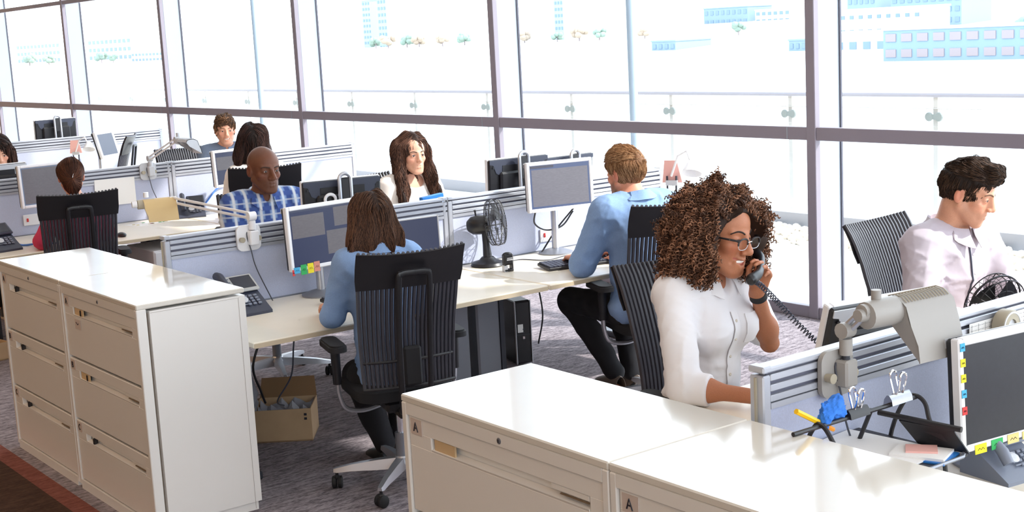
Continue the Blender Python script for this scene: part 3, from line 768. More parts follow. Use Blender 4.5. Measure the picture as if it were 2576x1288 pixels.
# ---------------------------------------------------------------- task lamps clamped to the dividers
def lamp(label, clamp, elbow, head, dir_, shade='greyb_pl', arm='alu', body='greyb_pl', L=.24, SW=.17, side=1, mid=None, drop=1.0, out=(1, 0), barrel=None, s0=.36, louvres=15):
    """clamp, elbow, head: world points; dir_: unit xy direction of the lamp head's long axis; out: way the shade opens"""
    t = thing('task_lamp', label, 'lamp', clamp, 0, 'clamp-on task lamps')
    O = Vector(clamp); E_ = Vector(elbow)-O; H = Vector(head)-O; s = side
    b = MB(); sec = rrect(.13, .13, .03, 4)
    b.prism(sec, .014, body, T(s*.004, 0, 0)@Matrix(((0, 0, s, 0), (1, 0, 0, 0), (0, 1, 0, 0), (0, 0, 0, 1))))
    b.box((s*.035, .015, .0), (.045, .05, .075), body, None, .006)
    b.build('clamp_plate', t)
    for q in (-1, 1): b = MB(); b.cyl((s*.016, q*.045+.0, -.005), (s*.042, q*.045, -.005), .011, 'beige_pl', .014); b.build('clamp_knob', t)
    b = MB(); b.tube([(s*.035, .015, .03), (s*.035, .015, E_.z-.03)], .011, 'dark_metal', 10); b.tube([(s*.035, .015, E_.z-.055), (s*.035, .015, E_.z-.01)], .018, body, 12); b.build('swivel_post', t)
    J = Vector((s*.035, .015, E_.z)); A = mid or H
    A = Vector(A)-O if mid else H
    dv = (A-J).normalized(); sd = dv.cross(Vector((0, 0, 1))).normalized()*.0; up = sd.cross(dv)
    upv = Vector((0, 0, 1))
    b = MB()
    for q in (0, 1):
        o = upv*(.026*q)
        b.tube([J+o, A+o], .0075, arm, 8)
    b.cyl(J+Vector((0, -.02, .013)), J+Vector((0, .02, .013)), .022, body, n=14); b.cyl(A+Vector((0, -.018, .013)), A+Vector((0, .018, .013)), .02, body, n=14)
    b.build('twin_arm', t)
    # head: barrel along dir_, curved shade hanging from it
    dx, dy = dir_; ax = Vector((dx, dy, 0)); oz = Vector((out[0], out[1], 0))
    Mh = Matrix((( ax.x, oz.x, 0, H.x), (ax.y, oz.y, 0, H.y), (0, 0, 1, H.z), (0, 0, 0, 1)))
    kb = SW/.155; b = MB(); b.tube([(-.005, 0, 0), (.0, 0, 0), (.085, 0, 0), (L*.5, 0, 0)], [.02*kb, .037*kb, .04*kb, .036*kb], barrel or body, 18, Mh)
    b.tube([(-.03, .0, .004), (-.004, 0, .004)], [.017, .02], body, 12, Mh); b.tube([(.05, -.01, .035), (.05, -.01, .062)], .014, body, 12, Mh); b.build('barrel', t)
    prof = [(-.045, .005), (-.035, .03), (-.012, .042), (.018, .038), (.045, .015), (.062*drop, -.04), (.076*drop, -.10), (.082*drop, -.15)]
    prof = [(a, z*SW/.17) for a, z in prof]
    g0 = [[(L*s0+(L*(1-s0))*i/8+.012*(z < -.05)*(1 if i == 0 else 0), a, z) for i in range(9)] for a, z in prof]
    b = MB(); b.sheet(g0, shade, Mh, .004)
    # closed cheek at each end
    for i in (0, 8):
        row = [g[i] for g in g0]
        b.add(row+[(row[-1][0], -.02, row[-1][2]+.1*SW/.17)], [tuple(range(len(row)+1))], body, Mh)
    b.build('shade', t)
    b = MB()
    for i in range(louvres):
        x = L*.40+(L*.56)*i/14
        b.tube([(x, -.030, .037*SW/.17), (x, -.008, .0445*SW/.17), (x, .018, .0405*SW/.17), (x, .036, .026*SW/.17)], .0016, 'beige_pl' if shade == 'greyb_pl' else body, 4, Mh)
    if louvres: b.build('louvre', t)
    b = MB(); b.tube(spline([(s*.03, .01, .04), (s*.02, -.012, .02), (s*.03, .0, -.06), (s*.035, .02, -.16), (s*.05, .09, -.34)], 5), .003, 'cable', 5); b.build('cord', t)
    return t
lamp('grey clamp lamp with curved louvred shade on the right-hand divider', (-2.36, 2.835, 1.06), (-2.33, 2.85, 1.165), (-2.27, 2.865, 1.222), (.10, .995), out=(.995, -.10), L=.29, SW=.155)
lamp('sand coloured clamp lamp reaching left over the bald man\'s desk', (-6.205, 3.0, 1.062), (-6.2, 3.0, 1.158), (-7.06, 2.785, 1.192), (.22, .975), shade='gold_shade', body='white_pl', arm='white_pl', mid=(-7.02, 2.97, 1.186), L=.20, SW=.105, out=(.975, -.22), barrel='beige_pl', s0=.14, louvres=0)
lamp('pale clamp lamp on the second divider, its arm raised towards the smiling man', (-9.955, 4.03, 1.10), (-9.95, 4.04, 1.185), (-9.42, 4.06, 1.345), (1, 0), shade='silver_pl', body='silver_pl', arm='white_pl', L=.26, SW=.10, out=(0, 1), drop=.9)

# white drawing lamps near the glass
def slim_lamp(label, x, y, z0, h, deg):
    t = thing('reading_lamp', label, 'lamp', (x, y, z0), face(deg), 'slim white lamps')
    b = MB(); b.lathe([(.002, 0), (.09, 0), (.085, .015), (.02, .025), (.002, .025)], 'silver_pl', 24); b.build('base', t)
    b = MB()
    for s in (-1, 1): b.tube([(s*.02, 0, .02), (s*.028, -.01, h-.1)], .006, 'dark_metal', 6)
    b.box((0, -.008, h*.72), (.07, .02, .03), 'silver_pl'); b.build('post', t)
    b = MB(); b.prism([(-.06, 0), (.06, 0), (.045, .13), (-.03, .13)], .012, 'pink', T(0, -.02, h*.72)@RX(D(90))); b.build('tinted_plate', t)
    b = MB(); b.tube([(0, 0, h-.1), (-.05, .02, h+.02), (-.11, .04, h+.05), (-.14, .06, h-.02)], .007, 'white_pl', 6); b.lathe([(.02, .03), (.03, .02), (.06, -.05), (.058, -.05), (.02, .01)], 'white_pl', 18, T(-.15, .07, h-.03)@RX(.5)); b.build('shade', t)
    return t
slim_lamp('slim white lamp with a tinted plate near the window, right of the red-haired man', -5.75, 5.50, DZ, .50, -60)
slim_lamp('white lamp at the end of the farthest row, left of the tilted white monitor', -13.62, 4.78, DZ, .40, -30)

# ---------------------------------------------------------------- fans
def fan(label, x, y, deg, z=DZ, h=.235, R=.128, tilt=.12):
    t = thing('desk_fan', label, 'fan', (x, y, z), face(deg), 'black desk fans')
    b = MB(); b.lathe([(.002, 0), (.092, 0), (.098, .006), (.09, .02), (.05, .032), (.034, .05), (.002, .05)], 'black', 32); b.build('base', t)
    b = MB(); b.tube([(0, 0, .04), (0, -.005, .12), (0, -.01, h-.04)], [.027, .02, .018], 'black', 12); b.build('neck', t)
    X = T(0, 0, h)@RX(tilt)
    b = MB(); b.lathe([(.002, -.11), (.03, -.105), (.05, -.08), (.055, -.04), (.05, .0), (.036, .02), (.002, .022)], 'black', 22, X@RX(D(-90))); b.cyl((0, -.05, .05), (0, -.05, .078), .005, 'black', n=8, X=X); b.ell((0, -.05, .08), (.008, .008, .006), 'black', X, 8, 6); b.build('motor', t)
    b = MB(); C0 = .055
    def ring(r, y, w=.0022): b.tube([(r*math.cos(2*PI*i/40), y, r*math.sin(2*PI*i/40)) for i in range(40)], w, 'black', 5, X, closed=True)
    ring(R, C0, .0038); ring(R*.97, C0+.03); ring(R*.97, C0-.03); ring(R*.3, C0+.047); ring(R*.62, C0+.043, .0016); ring(R*.3, C0-.045); ring(R*.64, C0-.043, .0016)
    for i in range(28):
        a = 2*PI*i/28; c, s_ = math.cos(a), math.sin(a); w = .0024 if i % 7 == 0 else .0011
        b.tube([(c*R*.28, C0+.047, s_*R*.28), (c*R*.65, C0+.044, s_*R*.65), (c*R*.97, C0+.028, s_*R*.97), (c*R, C0, s_*R), (c*R*.97, C0-.028, s_*R*.97), (c*R*.65, C0-.043, s_*R*.65), (c*R*.28, C0-.045, s_*R*.28)], w, 'black', 4, X)
    b.lathe([(.001, -.004), (R*.28, -.004), (R*.26, .004), (.001, .006)], 'black', 20, X@T(0, C0+.048, 0)@RX(D(-90))); b.build('guard', t)
    for k in range(3):
        a0 = 2*PI*k/3+.4; rows = []
        for r in (.03, .06, .09, R*.9):
            row = []
            for j in range(5):
                a = a0+(j/4-.5)*(.9+.3*r/R); row.append((r*math.cos(a), C0+.018*(j/4-.5)*1.6, r*math.sin(a)))
            rows.append(row)
        b = MB(); b.sheet(rows, 'black', X, .0015); b.build('blade', t)
    return t
fan('black desk fan standing on the middle desk, blades turned to the window', -6.075, 4.385, 40)
fan('black desk fan by the right edge, in front of the man in lilac', -2.80, 4.32, 165, h=.19, R=.115, tilt=.3)

# ---------------------------------------------------------------- keyboards, mice, stamp, computers, boxes
def keyboard(label, x, y, deg):
    t = thing('keyboard', label, 'keyboard', (x, y, DZ), face(deg), 'black keyboards')
    X = T(0, 0, .014)@RX(D(-4)); b = MB(); b.box((0, 0, 0), (.44, .15, .018), 'black', X, .004); b.build('case', t)
    b = MB()
    for r in range(5):
        for c in range(17): b.box((-.2+.025*c, -.058+.028*r, .012), (.021, .023, .007), 'phone_dk', X)
    b.build('keys', t); return t
keyboard('black keyboard under the red-haired man\'s hand', -5.66, 4.70, -12)
keyboard('black keyboard in front of the woman in light blue, by her monitor', -5.80, 3.42, 0)
keyboard('black keyboard hidden between the woman on the phone and her monitor', -2.98, 3.62, 180)
def mouse(label, x, y, deg):
    b = MB(); b.ell((0, 0, .012), (.03, .052, .019), 'black', T(0, 0, 0), 14, 8); o = b.build('mouse'); o.location = (x, y, DZ); o.rotation_euler = (0, 0, face(deg)); tag(o, label, 'mouse', 'computer mice')
mouse('black mouse beside the chair of the woman with a hair clip', -9.22, 3.50, 0)
mouse('black mouse by the near keyboard of the middle row', -5.62, 3.62, 0)

st = thing('self_inking_stamp', 'black self-inking stamp standing on the desk beside the fan', 'stamp', (-5.83, 4.34, DZ), face(-15))
b = MB(); b.box((0, 0, .068), (.055, .042, .062), 'black', None, .008); b.ell((0, 0, .098), (.024, .019, .008), 'black', n=12, k=6); b.build('body', st)
b = MB(); 
for s in (-1, 1): b.box((s*.02, 0, .022), (.01, .034, .044), 'black')
b.box((0, 0, .008), (.052, .04, .012), 'black', None, .003); b.build('foot', st)
b = MB(); b.box((.018, .0, .018), (.02, .036, .034), 'silver_pl'); b.build('side_plate', st)
b = MB(); b.box((-.004, .0216, .075), (.03, .001, .004), 'white_pl'); b.box((-.004, .0216, .066), (.034, .001, .006), 'white_pl'); b.build('print', st)

def tower(label, x, y, deg, h=.36, w=.105, d=.40):
    t = thing('computer_tower', label, 'computer', (x, y, 0), face(deg), 'black computer towers')
    b = MB(); b.box((0, -d/2, h/2+.012), (w, d, h), 'black', None, .006); b.build('case', t)
    b = MB(); b.box((0, .006, h/2+.012), (w-.012, .014, h-.01), 'black', None, .006)
    for s in (-1, 1): b.box((s*(w/2-.003), .008, h/2+.012), (.006, .018, h), 'silver_pl', None, .002)
    b.box((0, .014, h*.5), (w-.02, .002, .003), 'dark_metal'); b.build('front', t)
    b = MB(); b.box((.02, .0145, h*.6), (.035, .001, .05), 'paper'); b.build('sticker', t, 'white sticker')
    b = MB()
    for z in (.15, .17, .19, .21): b.box((0, .0145, h*z/.36), (.012, .002, .006), 'dark_metal')
    b.box((0, .0145, h*.45), (.014, .002, .016), 'chrome'); b.build('buttons', t)
    return t
tower('black computer tower on the carpet under the fan desk', -6.44, 4.88, -16, h=.39)
tower('black computer tower on its edge behind the white cabinet end', -6.02, 2.76, 10, h=.47, w=.11)
for (x, y, z0, l) in ((-6.28, 4.95, .05, ''),): pass

def carton(label, x, y, rz, w, d, h, flap=True, fill=True, group=None):
    t = thing('cardboard_box', label, 'box', (x, y, 0), rz, group)
    b = MB(); k = .005
    b.box((0, 0, .004), (w, d, .008), 'carton')
    for s in (-1, 1): b.box((s*(w/2-k/2), 0, h/2), (k, d, h), 'carton'); b.box((0, s*(d/2-k/2), h/2), (w-2*k, k, h), 'carton')
    b.build('body', t)
    if flap:
        b = MB(); b.sheet([[(-w/2, d/2, h), (w/2, d/2, h)], [(-w/2+.012, d/2+.03, h+.10), (w/2-.01, d/2+.03, h+.10)]], 'carton_in', None, .004); b.build('flap', t)
        b = MB(); b.sheet([[(-w/2, -d/2, h), (-w/2, d/2, h)], [(-w/2-.09, -d/2+.01, h-.03), (-w/2-.09, d/2-.01, h-.03)]], 'carton_in', None, .004); b.build('flap', t)
        b = MB()
        for i in range(2): b.box((w/2-.03, -d/2-.001, h-.03-.022*i), (.014, .002, .012), 'ink')
        b.build('printed_mark', t)
    return t
BX, BY, BA = -6.22, 3.14, D(54)
carton('open cardboard box with plastic packing on the carpet under the near desk', BX, BY, BA, .30, .26, .17)
bag = MB(); gx = []
for i in range(9):
    gx.append([(-.135+.27*j/8, -.115+.23*i/8, .13+.05*math.sin(i*1.3+j*2.1)*math.cos(j*1.7-i)) for j in range(9)])
bag.sheet(gx, 'bag', None, .002); o = bag.build('plastic_bag'); o.location = (BX, BY, 0); o.rotation_euler = (0, 0, BA); tag(o, 'crumpled grey plastic bag inside the open cardboard box', 'bag')
b = MB(); gx = []
for i in range(10):
    z = .02+.5*i/9
    gx.append([(.09*math.cos(a)*(1-.55*i/9)+.02*math.sin(3*a+i), .07*math.sin(a)*(1-.5*i/9)+.015*math.cos(4*a+i*2), z) for a in [2*PI*k/12 for k in range(13)]])
b.sheet(gx, 'bag'); o = b.build('plastic_bag'); o.location = (-6.30, 2.95, 0); tag(o, 'tall crumpled clear bag between the computer tower and the cardboard box', 'bag')
carton('small brown box by the desk leg beside the computer tower', -6.27, 4.46, D(20), .14, .12, .10, False)
carton('orange-brown box on the carpet at the far left edge', -9.35, 2.55, D(10), .2, .2, .12, False)

# cables
def cable(label, pts, r=.004, m='cable', n=6, cat='cable', name='cable'):
    b = MB(); b.tube(spline(pts, 8), r, m, 6); return tag(b.build(name), label, cat)
cable('thin grey cable hanging from the near desk into the cardboard box', [(-5.85, 3.05, .70), (-5.86, 3.03, .55), (-5.95, 3.05, .38), (-6.02, 3.0, .25), (-6.15, 3.1, .18)])
cable('thick black cable looping down beside the open carton', [(-6.05, 2.98, .70), (-6.1, 2.98, .58), (-6.12, 2.93, .42), (-6.16, 2.98, .28), (-6.2, 3.02, .2)], .006, 'black')
cable('black cable hanging below the spreadsheet monitor', [(-6.05, 4.72, 1.0), (-6.09, 4.74, .92), (-6.1, 4.83, .87), (-6.1, 4.95, .88), (-6.08, 5.02, .96)], .005, 'black')
cable('grey cables trailing down the divider by the monitor stand', [(-6.07, 5.02, .98), (-6.12, 4.92, .86), (-6.12, 4.80, DZ+.006)], .005, 'black')
cable('thin lead trailing across the desk from fan to keyboard', [(-6.05, 4.47, DZ+.004), (-6.06, 4.6, DZ+.004), (-5.92, 4.68, DZ+.004), (-5.95, 4.86, DZ+.004), (-5.88, 4.88, DZ+.004), (-5.78, 4.78, DZ+.004)], .003)
cable('blue network cable arching behind the second row telephone', [(-9.92, 4.46, .80), (-9.93, 4.60, .92), (-9.93, 4.80, .96), (-9.92, 5.0, .94)], .007, 'cable_blue')
cable('blue network cable on the second row desk by the left telephone', [(-9.5, 2.72, .78), (-9.5, 2.80, .84), (-9.45, 2.86, DZ+.01), (-9.3, 2.95, DZ+.02), (-9.26, 3.05, DZ+.01)], .007, 'cable_blue')
cable('cable pair looped behind the computer tower', [(-6.42, 4.96, .69), (-6.40, 4.98, .5), (-6.39, 5.0, .3), (-6.42, 4.98, .12)], .005, 'black')
cable('short black lead beside the lower right telephone', [(-2.02, 3.42, DZ+.005), (-1.94, 3.50, DZ+.006), (-1.9, 3.62, DZ+.005)], .005, 'black')

def socket(label, x, y, z):
    t = thing('power_socket', label, 'socket', (x, y, z), 0, 'switched sockets')
    b = MB(); b.box((0, 0, 0), (.008, .12, .08), 'white_pl', None, .003); b.build('plate', t)
    b = MB(); b.box((.006, -.03, 0), (.006, .014, .026), 'red', None, .002); b.build('switch', t, 'red rocker switch')
socket('white socket plate with red switch under the spreadsheet monitor', -6.205, 4.925, .822)
socket('white socket plate with red switch behind the woman with a hair clip', -9.955, 3.12, .84)

# papers
def sheet_of_paper(label, pts, name='paper', m='paper', lines=0, cat='paper'):
    t = thing(name, label, cat, pts[0]); O = Vector(pts[0]); P = [Vector(p)-O for p in pts]
    b = MB(); n = (P[1]-P[0]).cross(P[3]-P[0]).normalized()*.0012
    b.add(P+[p+n for p in P], [(3, 2, 1, 0), (4, 5, 6, 7), (0, 1, 5, 4), (1, 2, 6, 5), (2, 3, 7, 6), (3, 0, 4, 7)], m); b.build('leaf', t)
    if lines:
        b = MB()
        for i in range(lines):
            v = .14+.72*i/max(1, lines-1); e = .75+.15*math.sin(i*2.3)
            a = P[0]+(P[1]-P[0])*.1+(P[3]-P[0])*v; c = P[0]+(P[1]-P[0])*e+(P[3]-P[0])*v; hgt = (P[3]-P[0])*.012
            b.add([a+n*1.5, c+n*1.5, c+hgt+n*1.5, a+hgt+n*1.5], [(0, 1, 2, 3)], 'cable')
        b.build('writing', t)
    return t, P, n
sheet_of_paper('white printed notice pinned on the second divider behind the sand lamp', [(-9.952, 3.61, 1.075), (-9.952, 3.92, 1.07), (-9.952, 3.92, .87), (-9.952, 3.60, .875)], lines=7)
t, P, n = sheet_of_paper('coloured printed sheet lying on the second row desk', [(-9.62, 3.80, DZ+.001), (-9.72, 4.10, DZ+.001), (-9.86, 4.06, DZ+.001), (-9.80, 3.74, DZ+.001)][::-1])
b = MB()
for i in range(14):
    q = P[0]+(P[1]-P[0])*random.uniform(.1, .85)+(P[3]-P[0])*random.uniform(.1, .85); k_ = random.uniform(.01, .03)
    b.box((q.x, q.y, q.z+.002), (k_, k_*.8, .001), random.choice(['salmon', 'buff', 'cyan', 'pink', 'green']))
b.build('printed_patch', t)
t, P, n = sheet_of_paper('year planner with yellow marks fixed to the right-hand divider', [(-2.352, 3.45, 1.085), (-2.352, 3.82, 1.085), (-2.352, 3.82, .96), (-2.352, 3.45, .96)])
b = MB()
for i in range(9):
    for j in range(20):
        b.box((.0016, .012+.018*j, -.010-.013*i), (.0006, .014, .0006), 'cable')
for j in range(11): b.box((.0016, .01+.034*j, -.06), (.0006, .0006, .11), 'cable')
b.build('grid', t)
for (y, z, w, h) in ((.035, -.033, .012, .006), (.05, -.05, .012, .006), (.165, -.012, .035, .006), (.165, -.03, .035, .022)):
    b = MB(); b.box((.002, y, z), (.001, w, h), 'yellow'); b.build('highlight', t, 'yellow highlight')
tp = thing('tape_dispenser', 'round grey tape reel standing against the year planner, right edge', 'tape dispenser', (-2.325, 3.60, 1.06), 0)
b = MB(); b.lathe([(.022, -.02), (.048, -.02), (.05, -.016), (.05, .016), (.048, .02), (.022, .02), (.02, .0)], 'beige_pl', 28, RY(D(90))); b.build('reel', tp)
b = MB(); b.lathe([(.001, .012), (.034, .014), (.04, .0215), (.046, .0215), (.046, .012)], 'silver_pl', 28, RY(D(90))); b.box((.018, 0, -.006), (.01, .05, .008), 'silver_pl'); b.build('hub', tp)
b = MB(); b.box((0, 0, .182), (.035, .15, .37), 'blue', RX(.08), .003); o = b.build('blue_folder'); o.location = (-6.50, 4.345, DZ+.01); tag(o, 'blue folder standing behind the divider in front of the woman with wavy hair', 'folder')
b = MB(); b.box((0, 0, .0), (.12, .16, .012), 'navy', None, .002); b.box((0, 0, .009), (.11, .15, .008), 'paper'); o = b.build('notebook'); o.location = (-1.99, 3.62, DZ+.008); o.rotation_euler = (0, 0, .4); tag(o, 'dark blue notebook on the lower right desk at the picture edge', 'notebook')

# ---------------------------------------------------------------- wire tidy with clips on the right-hand desk
wt = thing('wire_desk_tidy', 'black wire desk tidy behind the bright cabinet top at lower right', 'desk organiser', (-2.19, 2.86, DZ))
r_ = .0062
b = MB(); b.tube([(0, -.38, .268), (0, .11, .262)], r_, 'black', 8)
b.tube(spline([(-.10, .10, .0), (-.07, .10, .16), (-.03, .105, .25), (0, .11, .266), (.03, .11, .25), (.06, .09, .21), (.10, .085, .16), (.12, .085, .0)], 5), r_, 'black', 8)
b.tube(spline([(-.10, -.30, .0), (-.045, -.285, .2), (-.02, -.28, .258), (0, -.28, .272), (.03, -.28, .25), (.08, -.28, .16), (.11, -.28, .0)], 5), r_, 'black', 8)
b.tube([(-.10, .0, .15), (-.06, .0, .24)], r_, 'black', 8)
b.tube([(-.06, .03, .225), (.17, .07, .215)], .008, 'black', 8); b.build('rack', wt)
b = MB(); b.sheet([[(.0, .04, .215), (.15, .065, .212)], [(.035, .075, .15), (.185, .085, .152)]], 'black', None, .004); b.build('side_panel', wt)
b = MB(); b.box((.0, -.12, .143), (.35, .42, .005), 'black'); b.tube([(.178, -.33, .148), (.182, .06, .148), (.165, .088, .15)], .005, 'grey_metal', 6); b.build('tray', wt)
def bulldog(label, x, y, z, rx, m='black', s=1.0, rz=0):
    t = thing('bulldog_clip', label, 'clip', (x, y, z), rz, 'bulldog clips on the wire tidy'); X = RX(rx)@Matrix.Scale(s, 4)
    b = MB(); b.prism([(-.016, -.012), (.016, -.012), (.013, .004), (.004, .016), (-.004, .016), (-.013, .004)], .09, m, X@Matrix(((1, 0, 0, 0), (0, 0, 1, -.045), (0, 1, 0, 0), (0, 0, 0, 1)))); b.build('jaw', t)
    for k in (-1, 1):
        b = MB(); b.tube([X@Vector(p) for p in [(k*.004, -.014, .014), (k*.012, -.012, .035), (k*.016, -.014, .055)]]+[X@Vector((k*.017, q[0], q[1])) for q in [(.014*math.cos(D(a)), .062+.014*math.sin(D(a))) for a in range(210, -31, -30)]]+[X@Vector(p) for p in [(k*.012, .012, .035), (k*.004, .014, .014)]], .0035, 'chrome', 6); b.build('handle', t)
bulldog('chrome bulldog clip standing on the wire tidy bar', -2.19, 2.895, DZ+.275, 0, 'steel', .95)
bulldog('black bulldog clip gripping blue stuff on the near end of the wire tidy', -2.19, 2.725, DZ+.272, 0, 'black', .85)
pn = thing('pencil', 'yellow pencil leaning on the near end of the wire tidy', 'pencil', (-2.205, 2.53, DZ+.298))
b = MB(); b.tube([(0, -.02, .02), (0, .07, -.03)], .0075, 'pencil', 6); b.build('shaft', pn)
b = MB(); b.tube([(0, .07, -.03), (0, .12, -.058)], [.0075, .006], 'orange', 6); b.build('grip', pn)
b = MB()
for i in range(6): b.box((.0, 0, .004+.006*i), (.12+.02*random.random(), .15, .005), 'pink' if i % 2 else 'paper', RZ(random.uniform(-.2, .2)))
o = b.build('note_stack'); o.location = (-2.10, 2.60, DZ+.146); tag(o, 'crumpled stack of pink and white notes inside the wire tidy', 'notes')
pd = thing('note_pad', 'blue backed pad with cream notes on the lower right desk', 'note pad', (-2.095, 2.865, DZ+.135), .25)
b = MB(); b.box((0, 0, .012), (.16, .11, .006), 'blue'); b.build('backing', pd)
b = MB(); b.box((.0, .0, .018), (.14, .10, .008), 'paper', RZ(.1)); b.box((.0, .01, .024), (.08, .06, .006), 'pink', RZ(.4)); b.build('notes', pd)
b = MB(); b.box((0, 0, .0), (.30, .36, .004), 'paper', RZ(.08)); o = b.build('paper_tray_sheet'); o.location = (-2.20, 2.74, DZ+.149); o.name = 'loose_paper'; tag(o, 'white loose paper lying in the wire tidy tray', 'paper')
# ---------------------------------------------------------------- people: smooth implicit surfaces
F32 = np.float32
def V3(p): return np.array(p, F32)
def seg(a, b, ra, rb=None, fl=None):
    """tapered capsule; fl=(axis vector, factor): squash along axis"""
    a = V3(a); b = V3(b); rb = ra if rb is None else rb; ab = b-a; L2 = float(ab@ab)+1e-12
    fa = None
    if fl is not None:
        fa = V3(fl[0]); fa = fa/np.linalg.norm(fa); ff = fl[1]
    def f(P):
        q = P-a; t = np.clip((q@ab)/L2, 0, 1)
        d = q-t[:, None]*ab
        r = ra+(rb-ra)*t
        if fa is not None:
            k = d@fa; d = d+(k*(1/ff-1))[:, None]*fa
            return (np.sqrt((d*d).sum(1))-r)*min(1, ff*1.2)
        return np.sqrt((d*d).sum(1))-r
    return f
def ell(c, r, R=None):
    c = V3(c); r = V3(r); R = None if R is None else np.array(R, F32)
    def f(P):
        q = P-c
        if R is not None: q = q@R
        k0 = np.sqrt(((q/r)**2).sum(1)); k1 = np.sqrt(((q/(r*r))**2).sum(1))+1e-9
        return k0*(k0-1)/k1
    return f
def smin(a, b, k):
    h = np.clip(.5+.5*(b-a)/k, 0, 1); return b*(1-h)+a*h-k*h*(1-h)
class Field:
    def __init__(s, ops=()): s.ops = list(ops)
    def u(s, f, k=.02): s.ops.append((1, f, k)); return s
    def cut(s, f, k=.01): s.ops.append((-1, f, k)); return s
    def both(s, fn, k=.02, sub=False):        # fn(side) for the two sides
        for q in (-1, 1): s.ops.append((-1 if sub else 1, fn(q), k))
        return s
    def __call__(s, P):
        d = None
        for op, f, k in s.ops:
            g = f(P)
            if op == 1: d = g if d is None else smin(d, g, k)
            elif op == -1: d = -smin(-d, g, k)
            else: d = d+g
        return d
    def disp(s, f): s.ops.append((0, f, 0)); return s
def waves(amp, freq, seed, n=9, aniso=(1, 1, 1), mask=None):
    rg = np.random.default_rng(seed); K = rg.normal(size=(n, 3)).astype(F32); K /= np.linalg.norm(K, axis=1)[:, None]; K *= (freq*rg.uniform(.6, 1.6, n).astype(F32))[:, None]*np.array(aniso, F32)
    ph = rg.uniform(0, 6.28, n).astype(F32)
    def f(P):
        w = np.sin(P@K.T+ph); v = (w[:, 0]+w[:, 1]*w[:, 2]+w[:, 3]*w[:, 4]+.6*w[:, 5]+.5*w[:, 6]*w[:, 7])
        v = amp*(v-.55*np.abs(v))
        return v*mask(P) if mask is not None else v
    return f
def folds(amp, freq, seed, n=5, aniso=(1, 1, 1)):
    rg = np.random.default_rng(seed); K = rg.normal(size=(n, 3)).astype(F32); K /= np.linalg.norm(K, axis=1)[:, None]; K *= (freq*rg.uniform(.7, 1.4, n).astype(F32))[:, None]*np.array(aniso, F32)
    W = (rg.normal(size=(3, 3))*14).astype(F32); ph = rg.uniform(0, 6.28, n).astype(F32); p2 = rg.uniform(0, 6.28, 3).astype(F32)
    def f(P):
        q = P+.028*np.sin(P@W+p2); s = 1-np.abs(np.sin(q@K.T+ph)); gate = .5+.5*np.sin(P@W[:, :1]*1.3+p2[0])
        return (-amp*(s**4).sum(1)*(.35+.65*gate[:, 0])).astype(F32)
    return f
def surfnet(field, lo, hi, h):
    lo = np.array(lo, F32); n = np.ceil((np.array(hi)-lo)/h).astype(int)+1; n = (n+3)//4*4+1
    c = (n-1)//4+1; hc = 4*h
    gx = [lo[i]+hc*np.arange(c[i], dtype=F32) for i in range(3)]
    G = np.stack(np.meshgrid(*gx, indexing='ij'), -1).reshape(-1, 3); cv = field(G).reshape(c)
    near = np.abs(cv) < hc*1.9
    up = np.repeat(np.repeat(np.repeat(cv, 4, 0), 4, 1), 4, 2)[2:2+n[0], 2:2+n[1], 2:2+n[2]]
    nm = np.repeat(np.repeat(np.repeat(near, 4, 0), 4, 1), 4, 2)[2:2+n[0], 2:2+n[1], 2:2+n[2]]
    pad = [(0, n[i]-up.shape[i]) for i in range(3)]
    up = np.pad(up, pad, mode='edge').copy(); nm = np.pad(nm, pad, mode='edge')
    I = np.argwhere(nm)
    up[nm] = field((lo+h*I).astype(F32))
    v = up; s = v < 0
    cnt = sum(s[a:n[0]-1+a, b:n[1]-1+b, e:n[2]-1+e].astype(np.int8) for a in (0, 1) for b in (0, 1) for e in (0, 1))
    act = (cnt > 0) & (cnt < 8); A = np.argwhere(act); idx = -np.ones(act.shape, np.int64); idx[act] = np.arange(len(A))
    acc = np.zeros((len(A), 3), F32); num = np.zeros(len(A), F32)
    for ax in range(3):
        o = [j for j in range(3) if j != ax]
        for p in (0, 1):
            for q in (0, 1):
                off = np.zeros(3, int); off[o[0]] = p; off[o[1]] = q; a = A+off; b = a.copy(); b[:, ax] += 1
                va = v[a[:, 0], a[:, 1], a[:, 2]]; vb = v[b[:, 0], b[:, 1], b[:, 2]]; m = (va < 0) != (vb < 0)
                t = np.where(m, va/np.where(m, va-vb, 1), 0); pt = a.astype(F32); pt[:, ax] += t
                acc += np.where(m[:, None], pt, 0); num += m
    Vt = lo+h*acc/num[:, None]
    Q = []
    for ax in range(3):
        o = [(ax+1) % 3, (ax+2) % 3]
        sl = [slice(None)]*3; sl2 = [slice(None)]*3; sl[ax] = slice(0, -1); sl2[ax] = slice(1, None)
        d = s[tuple(sl)] != s[tuple(sl2)]; E_ = np.argwhere(d)
        ok = (E_[:, o[0]] > 0) & (E_[:, o[1]] > 0) & (E_[:, o[0]] < n[o[0]]-1) & (E_[:, o[1]] < n[o[1]]-1); E_ = E_[ok]
        ins = s[E_[:, 0], E_[:, 1], E_[:, 2]]
        def cell(p, q):
            e = E_.copy(); e[:, o[0]] -= p; e[:, o[1]] -= q; return idx[e[:, 0], e[:, 1], e[:, 2]]
        qd = np.stack([cell(1, 1), cell(0, 1), cell(0, 0), cell(1, 0)], 1); qd[~ins] = qd[~ins][:, ::-1]; Q.append(qd)
    return Vt, np.concatenate(Q)
def grad(f, P, e=.002):
    g = np.stack([f(P+V3(d)*e)-f(P-V3(d)*e) for d in ((1, 0, 0), (0, 1, 0), (0, 0, 1))], 1)
    return g/(np.linalg.norm(g, axis=1)[:, None]+1e-9)
